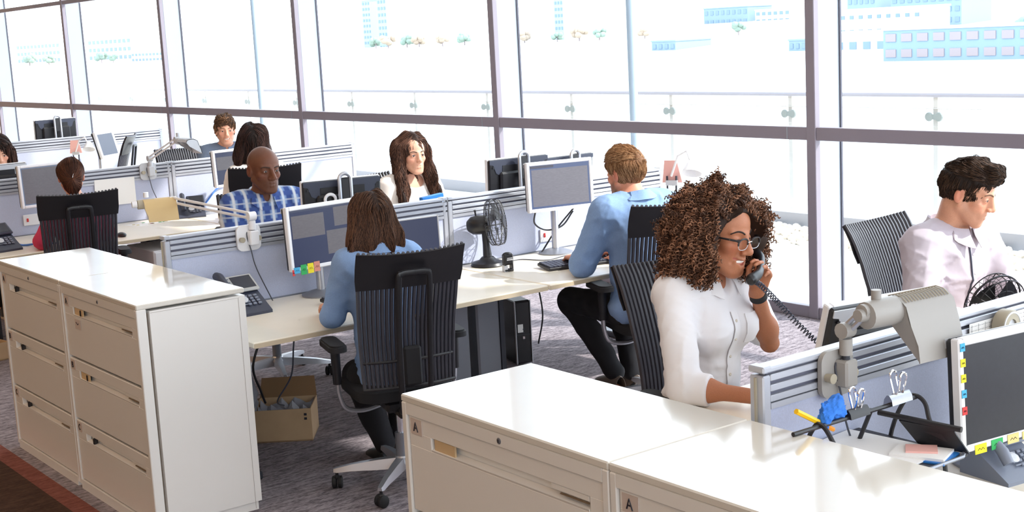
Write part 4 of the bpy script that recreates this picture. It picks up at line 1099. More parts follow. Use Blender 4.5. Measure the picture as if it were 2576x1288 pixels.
def to_obj(name, parts, m, parent=None, col=None, smooth_only=True):
    vs = []; fs = []; o = 0
    for v, q in parts: vs.append(v); fs.append(q+o); o += len(v)
    vs = np.concatenate(vs); fs = np.concatenate(fs); k = fs.shape[1]
    me = bpy.data.meshes.new(name); me.vertices.add(len(vs)); me.vertices.foreach_set('co', vs.astype(F32).ravel())
    me.loops.add(fs.size); me.loops.foreach_set('vertex_index', fs.astype(np.int32).ravel()); me.polygons.add(len(fs))
    me.polygons.foreach_set('loop_start', (np.arange(len(fs))*k).astype(np.int32)); me.polygons.foreach_set('use_smooth', np.ones(len(fs), bool))
    me.update(calc_edges=True); me.validate()
    me.materials.append(m)
    if col is not None:
        c = col(vs) if callable(col) else col
        a = me.color_attributes.new('Col', 'FLOAT_COLOR', 'POINT'); a.data.foreach_set('color', np.concatenate([c, np.ones((len(c), 1))], 1).astype(F32).ravel())
    ob = bpy.data.objects.new(name, me); COL.objects.link(ob)
    if parent is not None: ob.parent = parent
    return ob

M['skin'] = mat('skin', (1, 1, 1), .48, spec=.35, vcol=True, noise=(240, .10))
M['skin'].node_tree.nodes['Principled BSDF'].inputs['Subsurface Weight'].default_value = .06
M['skin'].node_tree.nodes['Principled BSDF'].inputs['Subsurface Radius'].default_value = (.012, .005, .003)
M['hairm'] = mat('hair_strands', (1, 1, 1), .58, spec=.22, vcol=True)
M['eye_white'] = mat('eye_white', srgb(232, 226, 222), .2); M['iris'] = mat('iris', srgb(58, 38, 28), .15); M['teeth'] = mat('teeth', srgb(244, 240, 232), .25)
M['trouser'] = mat('black_trousers', srgb(24, 23, 28), .9, bump=(500, .2, .0005))
M['shoe'] = mat('shoe_grey', srgb(112, 100, 92), .7); M['sole'] = mat('shoe_sole', srgb(196, 180, 164), .7)
M['denim'] = mat('light_blue_cotton', srgb(134, 164, 208), .85, noise=(160, .10), bump=(700, .25, .0005))
M['white_cot'] = mat('white_cotton', srgb(238, 236, 240), .8, bump=(700, .2, .0005))
M['cream_knit'] = mat('cream_knit', srgb(232, 224, 218), .9, bump=(500, .3, .0006))
M['lilac'] = mat('lilac_cotton', srgb(188, 179, 190), .8, bump=(700, .2, .0005))
M['grey_shirt'] = mat('grey_blue_shirt', srgb(112, 126, 150), .85); M['grey_vest'] = mat('charcoal_vest', srgb(70, 72, 84), .9)
M['pinkred'] = mat('raspberry_cotton', srgb(206, 60, 96), .85)
M['taupe'] = mat('taupe_knit', srgb(150, 140, 140), .9)
M['button'] = mat('button', srgb(206, 196, 180), .3)
def plaid_mat():
    m = bpy.data.materials.new('blue_plaid'); m.use_nodes = True; nt = m.node_tree; b = nt.nodes['Principled BSDF']; b.inputs['Roughness'].default_value = .85
    tc = nt.nodes.new('ShaderNodeTexCoord'); sp = nt.nodes.new('ShaderNodeSeparateXYZ'); L = nt.links.new; L(tc.outputs['Object'], sp.inputs[0])
    def band(out, f, ph, lo, hi):
        a = nt.nodes.new('ShaderNodeMath'); a.operation = 'MULTIPLY_ADD'; a.inputs[1].default_value = f; a.inputs[2].default_value = ph; L(out, a.inputs[0])
        s_ = nt.nodes.new('ShaderNodeMath'); s_.operation = 'SINE'; L(a.outputs[0], s_.inputs[0])
        r = nt.nodes.new('ShaderNodeMapRange'); r.inputs[1].default_value = lo; r.inputs[2].default_value = hi; L(s_.outputs[0], r.inputs[0]); return r.outputs[0]
    def mix(fac, a, c):
        x = nt.nodes.new('ShaderNodeMix'); x.data_type = 'RGBA'; L(fac, x.inputs[0])
        if isinstance(a, tuple): x.inputs[6].default_value = (*a, 1)
        else: L(a, x.inputs[6])
        x.inputs[7].default_value = (*c, 1); return x.outputs[2]
    c = mix(band(sp.outputs['X'], 84, .4, -.2, .5), srgb(124, 152, 198), srgb(52, 78, 146))
    c = mix(band(sp.outputs['Z'], 84, .9, .25, .75), c, srgb(62, 88, 156))
    c = mix(band(sp.outputs['X'], 84, 3.5, .55, 1.0), c, srgb(214, 220, 228))
    c = mix(band(sp.outputs['Z'], 84, 4.0, .85, 1.08), c, srgb(200, 208, 220))
    L(c, b.inputs['Base Color']); return m
M['plaid'] = plaid_mat()

# head: x to the person's right, y forward, z up, origin between the ears
def head_field(smile=0.0, male=True, w=1.0, nose=1.0, lips=1.0, jaw=1.0, mouth_open=0.0, squint=1.0, ears=True):
    H = Field()
    H.u(ell((0, -.014, .03), (.075*w, .096, .086)))
    H.u(ell((0, .03, .036), (.060*w, .058, .058)), .02)
    H.u(ell((0, .034, -.04), (.054*w, .054, .070)), .02)
    H.both(lambda s: seg((s*.052*w*jaw, -.0, -.05), (s*.020, .066, -.099), .019, .017), .025)
    H.u(ell((0, .072, -.101), (.021*jaw, .015, .015)), .018)
    H.both(lambda s: ell((s*.041*w, .055+.004*smile, -.024+.004*smile), (.021, .02, .018)), .02)
    H.both(lambda s: seg((s*.010, .0865, .020), (s*.044, .069, .022), .0085 if male else .006), .012)
    H.both(lambda s: ell((s*.032, .0985, .0010), (.021, .0135, .0125)), .012, True)
    H.both(lambda s: ell((s*.0315, .0725, .0), (.0165, .0142, .0130)), .008)
    H.both(lambda s: ell((s*.0315, .0895, -.0006), (.0142, .0095, .0057*squint)), .002, True)
    H.u(seg((0, .079, .006), (0, .0905, -.031), .0085, .0130*nose), .012)
    H.u(seg((0, .0885, .012), (0, .1055*(.6+.4*nose), -.028), .0068, .0095*nose), .013)
    H.u(ell((0, .1085, -.033), (.0118*nose, .0105, .0095)), .007)
    H.both(lambda s: ell((s*.0132*nose, .0985, -.0365), (.0082*nose, .010, .0075)), .006)
    H.both(lambda s: ell((s*.0066*nose, .1035, -.0435), (.0038, .005, .0028)), .002, True)
    H.u(ell((0, .073, -.066), (.030, .019, .025)), .016)
    up = .007*smile; wd = .020+.006*smile; yy = .084-.004*smile
    mo = mouth_open
    H.both(lambda s: seg((s*wd, yy-.003, -.0645+up), (s*.008, .0910, -.0588+.001*smile), .0022, .0036*lips), .004)
    H.u(seg((-.008, .0910, -.0592), (.008, .0910, -.0592), .0035*lips), .003)
    H.both(lambda s: seg((s*wd*.92, yy-.003, -.0672+up), (s*.007, .0895, -.0742-.0085*mo), .0022, .0046*lips), .004)
    H.u(seg((-.007, .0895, -.0744-.0085*mo), (.007, .0895, -.0744-.0085*mo), .0048*lips), .003)
    for s in (-1, 1): H.cut(seg((s*(wd+.0005), yy+.004, -.0660+up), (0, .0985, -.0668-.0035*mo), .0010+.0018*mo, .0012+.0066*mo), .002)
    if mouth_open > .3:
        H.cut(ell((0, .0900, -.0668-.0030*mo), (.011, .016, .0062*mo)), .002)
        H.both(lambda s: ell((s*.0105, .0880, -.0660-.0026*mo+.30*up), (.0125, .016, .0052*mo)), .002, True)
    if smile > .3: H.both(lambda s: seg((s*.022, .0865, -.036), (s*.034, .076, -.066), .0024), .012, True)
    if ears:
        H.both(lambda s: ell((s*.076*w, -.012, -.006), (.0095, .019, .031), np.array(Matrix.Rotation(s*.35, 3, 'Z'))), .008)
        H.both(lambda s: ell((s*.0875*w, -.006, -.004), (.0085, .0105, .020), np.array(Matrix.Rotation(s*.35, 3, 'Z'))), .004, True)
    return H
def skin_cols(base, lip=None, stubble=None, scalp=None, smile=0.0, mo=0.0):
    base = np.array(base); lip = np.array(lip if lip is not None else base*np.array([.82, .6, .58]))
    def f(P):
        c = np.tile(base, (len(P), 1)).astype(np.float64)
        up = .007*smile; wd = .020+.006*smile; yy = .081-.004*smile
        dl = np.minimum.reduce([seg((q*wd, yy, -.0645+up), (q*.004, .0910, -.0590), .0008, .0030)(P) for q in (-1, 1)]+[seg((q*wd*.9, yy, -.0672+up), (q*.004, .0895, -.0742-.0085*mo), .0008, .0042)(P) for q in (-1, 1)])
        k = np.clip((.0022-dl)/.0022, 0, 1)[:, None]; c = c*(1-k)+lip*k
        ck = np.exp(-((np.abs(P[:, 0])-.043)**2/.0004+(P[:, 2]+.026)**2/.0005))*(P[:, 1] > .03); c *= 1-.16*ck[:, None]*np.array([0, 1, 1])
        er = np.clip((np.abs(P[:, 0])-.071)/.01, 0, 1)*(P[:, 2] > -.05); c *= 1-.22*er[:, None]*np.array([.1, 1, 1])
        if stubble is not None:
            sb = np.clip((-.040-P[:, 2]+.35*np.clip(.06-P[:, 1], 0, .06))/.018, 0, 1)*np.clip((P[:, 1]+.0)/.02, 0, 1)*(P[:, 2] > -.13)*(1-k[:, 0]); c = c*(1-stubble[1]*sb[:, None])+np.array(stubble[0])*stubble[1]*sb[:, None]
        if scalp is not None:
            sb = np.clip((P[:, 2]-.045+.5*np.clip(P[:, 1]-.02, 0, .1)*-1.0)/.02, 0, 1)*np.clip((.075-P[:, 1])/.03, 0, 1); c = c*(1-scalp[1]*sb[:, None])+np.array(scalp[0])*scalp[1]*sb[:, None]
        return c
    return f
def hand_ops(F, W, d, n, side, curl=(.5, .5, .5, .5), thumb=.5, s=1.0, spread=.10):
    """W wrist, d along the hand, n palm normal (palm faces n), side=+1 right hand. adds prims to Field F"""
    W = Vector(W); d = Vector(d).normalized(); n = Vector(n); n = (n-d*n.dot(d)).normalized(); t = d.cross(n)*side   # t points to the thumb side
    def p(a, b, c): q = W+d*(a*s)+t*(b*s)+n*(c*s); return (q.x, q.y, q.z)
    fl = (tuple(n), .62)
    F.u(seg(p(-.02, 0, 0), p(.03, 0, 0), .027*s, .030*s, fl), .012)
    F.u(seg(p(.03, .012, 0), p(.082, .022, -.002), .026*s, .020*s, fl), .014); F.u(seg(p(.03, -.010, 0), p(.078, -.020, -.001), .026*s, .019*s, fl), .014); F.u(seg(p(.03, .0, 0), p(.085, .0, -.003), .026*s, .02*s, fl), .012)
    for i, (b, L, r, a0) in enumerate(((.030, .074, .0088, .088), (.0105, .082, .0092, .092), (-.0095, .076, .0088, .089), (-.0285, .060, .0078, .081))):
        c = curl[i]; ang = .15+c*.9; pos = Vector((a0, b, -.001)); dirb = spread*(b/.03)*(1-c*.6)
        for k, (f, r0, r1) in enumerate(((.45, r, r*.94), (.30, r*.94, r*.86), (.25, r*.86, r*.72))):
            q = pos+Vector((math.cos(ang)*L*f, dirb*L*f, math.sin(ang)*L*f))
            F.u(seg(p(*pos), p(*q), r0*s, r1*s), .004 if k else .007); pos = q; ang += c*(1.15 if k == 0 else .8)
    th = thumb; a = Vector((.022, .026, .006)); b = a+Vector((.030, .024*(1.2-th), .012+.014*th)); c = b+Vector((.030, .008-.012*th, .006+.016*th)); e = c+Vector((.024, -.002-.016*th, .004+.012*th))
    F.u(seg(p(*a), p(*b), .0150*s, .0115*s), .010); F.u(seg(p(*b), p(*c), .0112*s, .0098*s), .005); F.u(seg(p(*c), p(*e), .0098*s, .0076*s), .004)
    q = W+d*.06*s
    return np.array(q), .13*s

def torso_ops(F, inf=0.0, lean=.1, sw=1.0, bust=0.0, belly=0.0, zneck=1.112, k=.06, skirt=True):
    y = lambda z: lean*(z-.5)
    if skirt: F.u(ell((0, -.02, .565), (.185*sw+inf, .145+inf, .125)), k)
    F.u(ell((0, y(.74)-.0, .74), (.150*sw+inf, .108+belly+inf, .19)), k)
    F.u(ell((0, y(.96)-.005, .96), (.165*sw+inf, .112+inf, .19)), k)
    F.u(seg((-.125*sw, y(1.085)-.015, 1.078), (.125*sw, y(1.085)-.015, 1.078), .066+inf), k)
    F.both(lambda s: seg((s*.03, y(1.14)-.018, zneck), (s*.165*sw, y(1.09)-.015, 1.085), .042+inf*.6, .052+inf*.6), .04)
    if bust: F.both(lambda s: ell((s*.075, y(.94)+.088, .935), (.068+inf, .052*bust+inf, .064+inf)), .04)
    return y

def person(label, loc, deg, skin, lean=.1, sw=1.0, bust=0, belly=0, female=False, head=(0, 0, 0), hz=1.255, hy=.03, hs=1.0, face_kw={}, skin_kw={}, arms=None, shirt='denim', sleeve=1.0, cuff=True, wr=.003, res=1.0, neck_r=.054, opening='v', collar=None, legs=True, hands=True, eye='iris', seed=1, sleeve_r=1.0, scale=1.0, dz=0.0, hips=0.0):
    """a seated person as one body mesh; returns dict with body and head frame"""
    y = lambda z: lean*(z-.5)
    hy_ = y(hz)+hy
    hc = Vector((0, hy_, hz)); Rh = (Matrix.Rotation(head[0], 3, 'Z')@Matrix.Rotation(-head[1], 3, 'X')@Matrix.Rotation(head[2], 3, 'Y'))
    Rn = np.array(Rh, F32)*1.0; hcn = V3(hc)
    HF = head_field(male=not female, **face_kw)
    def headf(P): return HF(((P-hcn)/hs)@Rn)*hs
    nb = Vector((0, y(1.10)-.022, 1.092)); nt_ = hc+Rh@Vector((0, -.022, -.06))*hs
    neck = seg(nb, nt_, neck_r*1.06, neck_r*.98)
    A = arms or {}
    dflt = dict(sh=(.178, .0, 1.072), el=(.235, .13, .79), wr=(.15, .36, .775), d=(-.15, 1, 0), n=(0, 0, -1), curl=(.25, .25, .3, .35), th=.3)
    AR = {}
    for s, nm in ((1, 'R'), (-1, 'L')):
        a = dict(dflt); a.update(A.get(nm, {}))
        for k_ in ('sh', 'el', 'wr', 'd', 'n'):
            v = a[k_]
            if k_ not in A.get(nm, {}): v = (s*v[0], v[1], v[2])
            a[k_] = Vector(v)
        a['sh'] = Vector((a['sh'].x*sw, a['sh'].y+y(1.07)-.012, a['sh'].z)); AR[s] = a
    B = Field(); torso_ops(B, -.012, lean, sw, bust*.9, belly); B.u(neck, .035); 
    B.u(lambda P: headf(P), .018)
    ar = .046 if not female else .040
    for s, a in AR.items():
        B.u(seg(a['sh'], a['el'], ar, ar*.82), .03); B.u(seg(a['el'], a['wr'], ar*.85, .0275 if not female else .025), .014)
        mid = a['el'].lerp(a['wr'], .28); B.u(seg(mid, mid, ar*.92), .05)
    if legs:
        LG = {}
        for s, nm in ((1, 'R'), (-1, 'L')):
            kn, an, ta = ((s*.13, .40, .515), (s*.13, .36, .09), (0, 1)) if legs is True or nm not in legs else legs[nm]
            LG[s] = (Vector(kn), Vector(an), ta); t_ = Vector((ta[0], ta[1], 0)).normalized()
            B.u(seg((s*.09, 0, .545), kn, .075, .06), .05); B.u(seg(kn, an, .055, .036), .02); fo = Vector((an[0], an[1], .045)); B.u(seg(fo-t_*.02, fo+t_*.13-Vector((0, 0, .01)), .032, .026), .03)
    parts = []
    zsp = 1.125
    parts.append(surfnet(B, (-.34, -.26, .0 if legs else .44), (.34, .76, zsp+.004), .011*res))
    # head and neck, finer
    hh = .0034*res
    parts.append(surfnet(B, (hc.x-.125, hc.y-.15, zsp-.003), (hc.x+.125, hc.y+.16, hc.z+.155), hh))
    cols = []
    scf = skin_cols(skin, smile=face_kw.get('smile', 0), mo=face_kw.get('mouth_open', 0), **skin_kw)
    allv = None
    HB = None
    if hands:
        for s, a in AR.items():
            if a.get('hide'): continue
            Fh = Field([(1, seg(a['el'], a['wr'], ar*.85, .0275 if not female else .025), .01)])
            q, rr = hand_ops(Fh, a['wr'], a['d'], a['n'], s, a['curl'], a['th'], .92 if female else 1.02)
            fore = (a['wr']-a['el']).normalized(); o = a['wr']-fore*.06
            fn = V3(fore); on = V3(o)
            parts.append(surfnet(lambda P, Fh=Fh, fn=fn, on=on: np.maximum(Fh(P), -((P-on)@fn)), q-rr, q+rr, .0032*max(res, .9)))
    def colf(P):
        L = ((P.astype(F32)-hcn)/hs)@Rn; c = scf(L); far = (L[:, 2] < -.135) | (np.abs(L[:, 0]) > .12) | (L[:, 1] < -.12) | (L[:, 1] > .13); c[far] = np.array(skin); return c
    body = to_obj('person', parts, M['skin'], None, colf)
    body.location = (loc[0], loc[1], dz); body.rotation_euler = (0, 0, face(deg)); body.scale = (scale,)*3; tag(body, label, 'person')
    X = T(*hc)@Rh.to_4x4()@Matrix.Scale(hs, 4)
    for s, nm in ((1, 'r'), (-1, 'l')):
        b = MB(); b.ell((s*.0315, .0735, 0), (.0122, .0122, .0122), 'eye_white', X, 14, 10)
        b.lathe([(.0001, .0012), (.0030, .0010), (.0054, .0002), (.0057, -.001), (.0001, -.001)], eye, 14, X@T(s*.0315, .0848, -.001)@RX(D(-90)))
        b.lathe([(.0001, .0015), (.0024, .0014), (.0001, .0)], 'ink', 10, X@T(s*.0315, .0848, -.001)@RX(D(-90))); b.build('eye', body)
        sq = face_kw.get('squint', 1.0); b = MB(); b.tube([X@Vector((s*(.0315+.0135*u), .0868-.0045*u*u-.002*max(0, u), (.0052*sq)*(1-u*u)-.0006)) for u in (-1, -.6, -.2, .2, .6, 1.05)], .0011 if female else .0008, 'ink', 5); b.build('eyelashes', body)
    # shirt
    S = Field(); inf = .010; torso_ops(S, inf, lean, sw, bust, belly)
    if hips: S.u(ell((0, -.02, .55), (.19*sw+hips, .15+hips, .1)), .05)
    for s, a in AR.items():
        r0 = (ar+.017)*sleeve_r; e = a['el']
        sl = a.get('sleeve', sleeve); a['sl'] = sl
        S.u(seg(a['sh'], e if sl > 0 else a['sh'].lerp(e, .74), r0, r0*(.88 if sl > 0 else .98)), .045)
        if sl > 0:
            w2 = e.lerp(a['wr'], sl); r1 = (r0*.88)*(1-sl)+(.034)*sl+.004
            S.u(seg(e, w2, r0*.86, r1), .03)
    mk = None
    S.disp(folds(wr, 15, seed, 6)); S.disp(folds(wr*.45, 34, seed+5, 5))
    for s, a in AR.items():
        if a['sl'] > 0:
            e = a['el']; w2 = e.lerp(a['wr'], sleeve); fd = V3((a['wr']-e).normalized()); wv = V3(w2)
            S.cut(lambda P, fd=fd, wv=wv: np.maximum(-((P-wv)@fd), np.sqrt(((P-wv)**2).sum(1))-.11), .004)
            if cuff:
                w1 = w2-(a['wr']-e).normalized()*.045; r1 = (r0*.88)*(1-sleeve)+.034*sleeve+.009
                S.u(seg(w1, w2-(a['wr']-e).normalized()*.008, r1, r1*.97), .004)
                S.cut(lambda P, fd=fd, wv=wv: np.maximum(-((P-wv)@fd), np.sqrt(((P-wv)**2).sum(1))-.11), .003)
    ntop = nb+(nt_-nb)*1.2
    S.cut(seg(nb+Vector((0, .004, .012)), ntop+Vector((0, 0, .1)), neck_r+.008, neck_r+.02), .008)
    if opening == 'v':
        S.cut(seg((0, y(1.10)+.06, 1.118), (0, y(1.03)+.135, 1.028), .030, .004), .008)
    elif opening == 'small':
        S.cut(seg((0, y(1.10)+.06, 1.118), (0, y(1.07)+.11, 1.072), .022, .004), .008)
    elif opening == 'scoop':
        S.cut(ell((0, y(1.10)+.06, 1.118), (.075, .075, .05)), .01)
    sh = to_obj('shirt', [surfnet(S, (-.42, -.27, .47), (.42, .62, 1.22), .0085*res)], M[shirt] if isinstance(shirt, str) else shirt, body)
    info = dict(body=body, X=X, S=S, AR=AR, y=y, hc=hc, Rh=Rh, nb=nb, neck_r=neck_r, hs=hs, B=B, shirt=sh, lean=lean)
    if collar:
        make_collar(info, collar, shirt)
    if legs:
        Tm = Field(); Tm.u(ell((0, -.02, .55), (.185*sw, .15, .11)))
        for s in (-1, 1):
            kn, an, ta = LG[s]
            Tm.u(seg((s*.095, 0, .55), kn+Vector((0, 0, .01)), .092, .072), .05); Tm.u(seg(kn+Vector((0, .005, .005)), an+Vector((0, 0, .015)), .070, .053), .02)
        Tm.disp(waves(.003, 30, seed+3))
        to_obj('trousers', [surfnet(Tm, (-.34, -.24, .06), (.34, .74, .70), .013*res)], M['trouser'], body)
        for s in (-1, 1):
            b = MB(); kn, an, ta = LG[s]; shoe(b, (an[0], an[1]-.0, max(0, an[2]-.09)), math.atan2(-ta[0], ta[1]), 'shoe_black' if female else 'shoe'); b.build('shoe', body)
    return info
def shoe(b, c, a, m='shoe'):
    X = T(*c)@RZ(a); sec = []
    for (y_, w, h0, h1) in ((-.07, .030, .02, .085), (-.04, .036, .018, .095), (.02, .036, .018, .09), (.08, .042, .018, .066), (.14, .044, .018, .05), (.175, .03, .02, .036)):
        sec.append([(w*math.cos(q), y_, h0+(h1-h0)*max(0, math.sin(q))) for q in [PI*i/8 for i in range(9)]])
    b.sheet(sec, m, X, .002)
    o = [(-.034, -.078), (.034, -.078), (.038, 0), (.047, .1), (.036, .17), (0, .188), (-.036, .17), (-.047, .1), (-.038, 0)]
    b.prism(o, .02, 'sole', X)
def surf_pt(f, o, d, n=60):
    P = np.array([o], F32); d = V3(d)
    for _ in range(n):
        t = float(f(P)[0])
        if abs(t) < .0004: break
        P = P+d*np.float32(t*.7)
    return Vector(P[0].tolist())
def make_collar(I, kind, m):
    """stand collar with folded points round the neck"""
    y, nb, r = I['y'], I['nb'], I['neck_r']; c = Vector((0, nb.y+.002, nb.z)); ax = (I['hc']+I['Rh']@Vector((0, -.02, -.06))-nb).normalized()
    gap = .42 if kind == 'open' else .14; N = 28; rows = [[], [], [], [], []]
    for i in range(N+1):
        q = -PI+gap+(2*PI-2*gap)*i/N          # 0 at the back
        u = Vector((math.sin(q), -math.cos(q), 0)); fr = (1-math.cos(q))/2; fr2 = fr**2.2
        base = c+Vector((0, 0, .050-.050*fr))+Vector((0, .020*fr, 0))
        if kind == 'open': base += u*(.010*fr2)+Vector((0, .0, -.012*fr2))
        r0 = r+.013
        rows[0].append(base+u*(r0+.004)-Vector((0, 0, .018)))
        rows[1].append(base+u*(r0)+Vector((0, 0, .030)))
        rows[2].append(base+u*(r0+.007)+Vector((0, 0, .035)))
        rows[3].append(base+u*(r0+.018)+Vector((0, 0, .005)))
        tip = max(0, fr-.72)/.28; tip = tip*tip
        rows[4].append(base+u*(r0+.030+.006*tip)+Vector((0, .012*tip, -.014-.030*tip)))
    for j in range(5):
        for i in range(N+1):
            p = rows[j][i]
            if j >= 3:
                g = float(I['S'](np.array([p], F32))[0])
                if g < .004:
                    gr = grad(I['S'], np.array([p], F32), .004)[0]; p = p+Vector(gr.tolist())*(.005-g); rows[j][i] = p
    b = MB(); b.sheet(rows, m, None, .0022); b.build('collar', I['body'])
def placket(I, z0, z1, m, nb=6, w=.016, btn='button', x=0.0, edge=None):
    S = I['S']; rows = []; N = 26
    for i in range(N+1):
        z = z0+(z1-z0)*i/N; r = []
        for u in (-1, -.5, 0, .5, 1):
            p = surf_pt(S, (x+u*w, .34, z), (0, -1, 0)); r.append(p+Vector((0, .003, 0)))
        rows.append(r)
    b = MB(); b.sheet(rows, m, None, .0025); b.build('placket', I['body'])
    if edge:
        b = MB(); b.tube([r[4]+Vector((.001, .0, 0)) for r in rows], .0035, edge, 5); b.build('placket_edge', I['body'])
    for i in range(nb):
        z = z1+(z0-z1)*(i+.5)/nb; p = surf_pt(S, (x, .34, z), (0, -1, 0))
        b = MB(); b.lathe([(.0005, -.001), (.0055, -.001), (.006, .001), (.0045, .0022), (.0005, .0016)], btn, 12, T(p.x, p.y+.0055, p.z)@RX(D(-75))); b.build('button', I['body'])

# ---------------------------------------------------------------- hair
def ribbon_mesh(paths, rad, cols, nseg=3):
    """paths (N,K,3) -> tapered tubes with nseg sides"""
    N, K, _ = paths.shape; t = np.gradient(paths, axis=1); t /= np.linalg.norm(t, axis=2)[..., None]+1e-9
    up = np.zeros_like(t); up[..., 2] = 1; up[np.abs(t[..., 2]) > .9] = (1, 0, 0)
    a = np.cross(t, up); a /= np.linalg.norm(a, axis=2)[..., None]+1e-9; b = np.cross(a, t)
    tp = np.ones(K); tp[-1] = .15; tp[-2] = .6; tp[0] = .5
    ang = 2*np.pi*np.arange(nseg)/nseg
    R = (rad[:, None]*tp)[:, :, None, None]
    v = paths[:, :, None, :]+R*(a[:, :, None, :]*np.cos(ang)[None, None, :, None]+b[:, :, None, :]*np.sin(ang)[None, None, :, None])
    v = v.reshape(-1, 3); base = (np.arange(N)[:, None, None]*K*nseg+np.arange(K-1)[None, :, None]*nseg+np.arange(nseg)[None, None, :])
    nx = np.roll(np.arange(nseg), -1)-np.arange(nseg)
    q = np.stack([base, base+nx, base+nx+nseg, base+nseg], -1).reshape(-1, 4)
    c = np.repeat(cols, K*nseg, axis=0)
    return v, q, c
def hair(I, F, dark, light, n=600, steps=16, step=.012, rad=.0018, seed=3, flow=None, part=None, root=None, lift=.001, box=((-.24, -.24, -.36), (.24, .2, .24)), h=.005, name='hair', wave=0.0, wf=60, dn=1.0, cover=None, clump=0.0, shade=.8):
    """F: hair mass in head coordinates. strands run over its surface along the flow"""
    X = I['X']; rg = np.random.default_rng(seed); dark = np.array(dark); light = np.array(light)
    V, Q = surfnet(F, box[0], box[1], h)
    # strands
    pick = V[rg.integers(0, len(V), n*3)]
    if root is not None: pick = pick[root(pick)]
    pick = pick[:n]; P = pick.astype(F32).copy(); paths = [P.copy()]
    off = rg.uniform(.2, 1.6, len(P)).astype(F32)*lift; ph = P[:, 0]*38+P[:, 1]*31+1.5*np.sin(P[:, 2]*40)+rg.normal(size=len(P))*.35; wj = rg.uniform(.92, 1.08, len(P))
    for k in range(steps-1):
        g = grad(F, P, .004); fl = flow(P, g) if flow else np.tile(V3((0, 0, -1)), (len(P), 1))
        tn = fl-(fl*g).sum(1)[:, None]*g; ln = np.linalg.norm(tn, axis=1)[:, None]; tn = tn/(ln+1e-6)
        loose = np.clip(1-ln, 0, 1)*0
        sdw = np.cross(tn, g); w = (np.sin(ph+k*step*wf*wj)*wave*min(1, k/6))[:, None]
        P = P+(tn+sdw*w)*step; d = F(P); g2 = grad(F, P, .004); P = (P-g2*(d-off)[:, None]).astype(F32); paths.append(P.copy())
    paths = np.stack(paths, 1)
    mixv = rg.uniform(0, 1, len(P))**1.5
    cols = dark+(light-dark)*mixv[:, None]
    v2, q2, c2 = ribbon_mesh(paths, rad*rg.uniform(.6, 1.4, len(P)), cols)
    Vc = np.tile(dark*shade+.0, (len(V), 1))
    allv = np.concatenate([V, v2]); cc = np.concatenate([Vc, c2])
    Xm = np.array(X); tv = allv@Xm[:3, :3].T+Xm[:3, 3]
    return to_obj(name, [(tv, np.concatenate([Q, q2+len(V)]))], M['hairm'], I['body'], cc)
def brows(I, m_dark, y0=.0945, up=0.0, r=.0030):
    X = I['X']
    for s in (-1, 1):
        pts = [(s*.012, y0-.002, .0185), (s*.022, y0-.004, .0225+up), (s*.034, y0-.0115, .0245+up), (s*.044, y0-.022, .022+up*.5), (s*.050, y0-.033, .0175)]
        HFx = I['B']; P = []
        for p in pts:
            w = X@Vector(p); dr = (X.to_3x3()@Vector((s*.25, 1, .05))).normalized(); q = surf_pt(HFx, w+dr*.03, -dr); P.append(q)
        b = MB(); b.tube(spline(P, 4), [r*(1-.55*abs(i/16-.35)) for i in range(17)], m_dark, 6); b.build('eyebrow', I['body'])
# ---------------------------------------------------------------- the ten people
def hip_from_head(hx, hy, deg, lean, hz=1.255, fy=.03):
    o = lean*(hz-.5)+fy; return (hx-o*math.cos(D(deg)), hy-o*math.sin(D(deg)), 0)
def w2l(I, p): return I['body'].matrix_basis.inverted()@Vector(p)
FACE_CUT = lambda F, wx=.06, zc=-.035, rz=.105, yc=.115: F.cut(ell((0, yc, zc), (wx, .075, rz)), .015)

# --- 1 woman on the phone
SK_TAN = srgb(186, 122, 90)
W1 = person('curly-haired woman in a white shirt and black glasses smiling into a telephone handset', hip_from_head(-3.36, 3.435, 4, .12), 4, SK_TAN, lean=.12, sw=.98, bust=1.0, female=True, head=(.13, .15, -.06), hz=1.272, hs=1.2,
    face_kw=dict(smile=1.5, lips=1.1, mouth_open=1.0, squint=.62, nose=1.08), skin_kw=dict(lip=srgb(176, 92, 84)),
    arms={'L': dict(el=(-.235, .15, .835), wr=(-.084, .218, 1.066), d=(-.03, .40, .9), n=(.97, .12, -.05), curl=(.55, .6, .66, .7), th=.5, sleeve=0),
          'R': dict(el=(.295, .20, .79), wr=(.20, .44, .775), d=(-.3, 1, 0), n=(0, 0, -1), curl=(.3, .3, .35, .4), th=.3)},
    shirt='white_cot', sleeve=.36, wr=.0045, res=.85, neck_r=.050, opening='v', collar='open', seed=4, sleeve_r=1.12, hips=.01)
placket(W1, .60, 1.0, 'white_cot', 6, .015)
X = W1['X']
cm = Field([(1, ell((-.020, -.026, .035), (.140, .130, .104)), .02)])
cm.u(ell((.084, -.025, -.012), (.062, .085, .098)), .04); cm.u(ell((-.115, .005, -.01), (.070, .092, .105)), .04); cm.u(ell((0, -.080, -.01), (.118, .070, .115)), .05)
cm.u(ell((.080, -.03, -.055), (.058, .075, .062)), .04); cm.u(ell((-.11, -.02, -.045), (.06, .07, .06)), .04)
cm.disp(waves(.006, 55, 3))
cm.cut(ell((.018, .135, -.02), (.094, .112, .108)), .012); cm.cut(ell((0, .02, -.15), (.062, .12, .09)), .02)
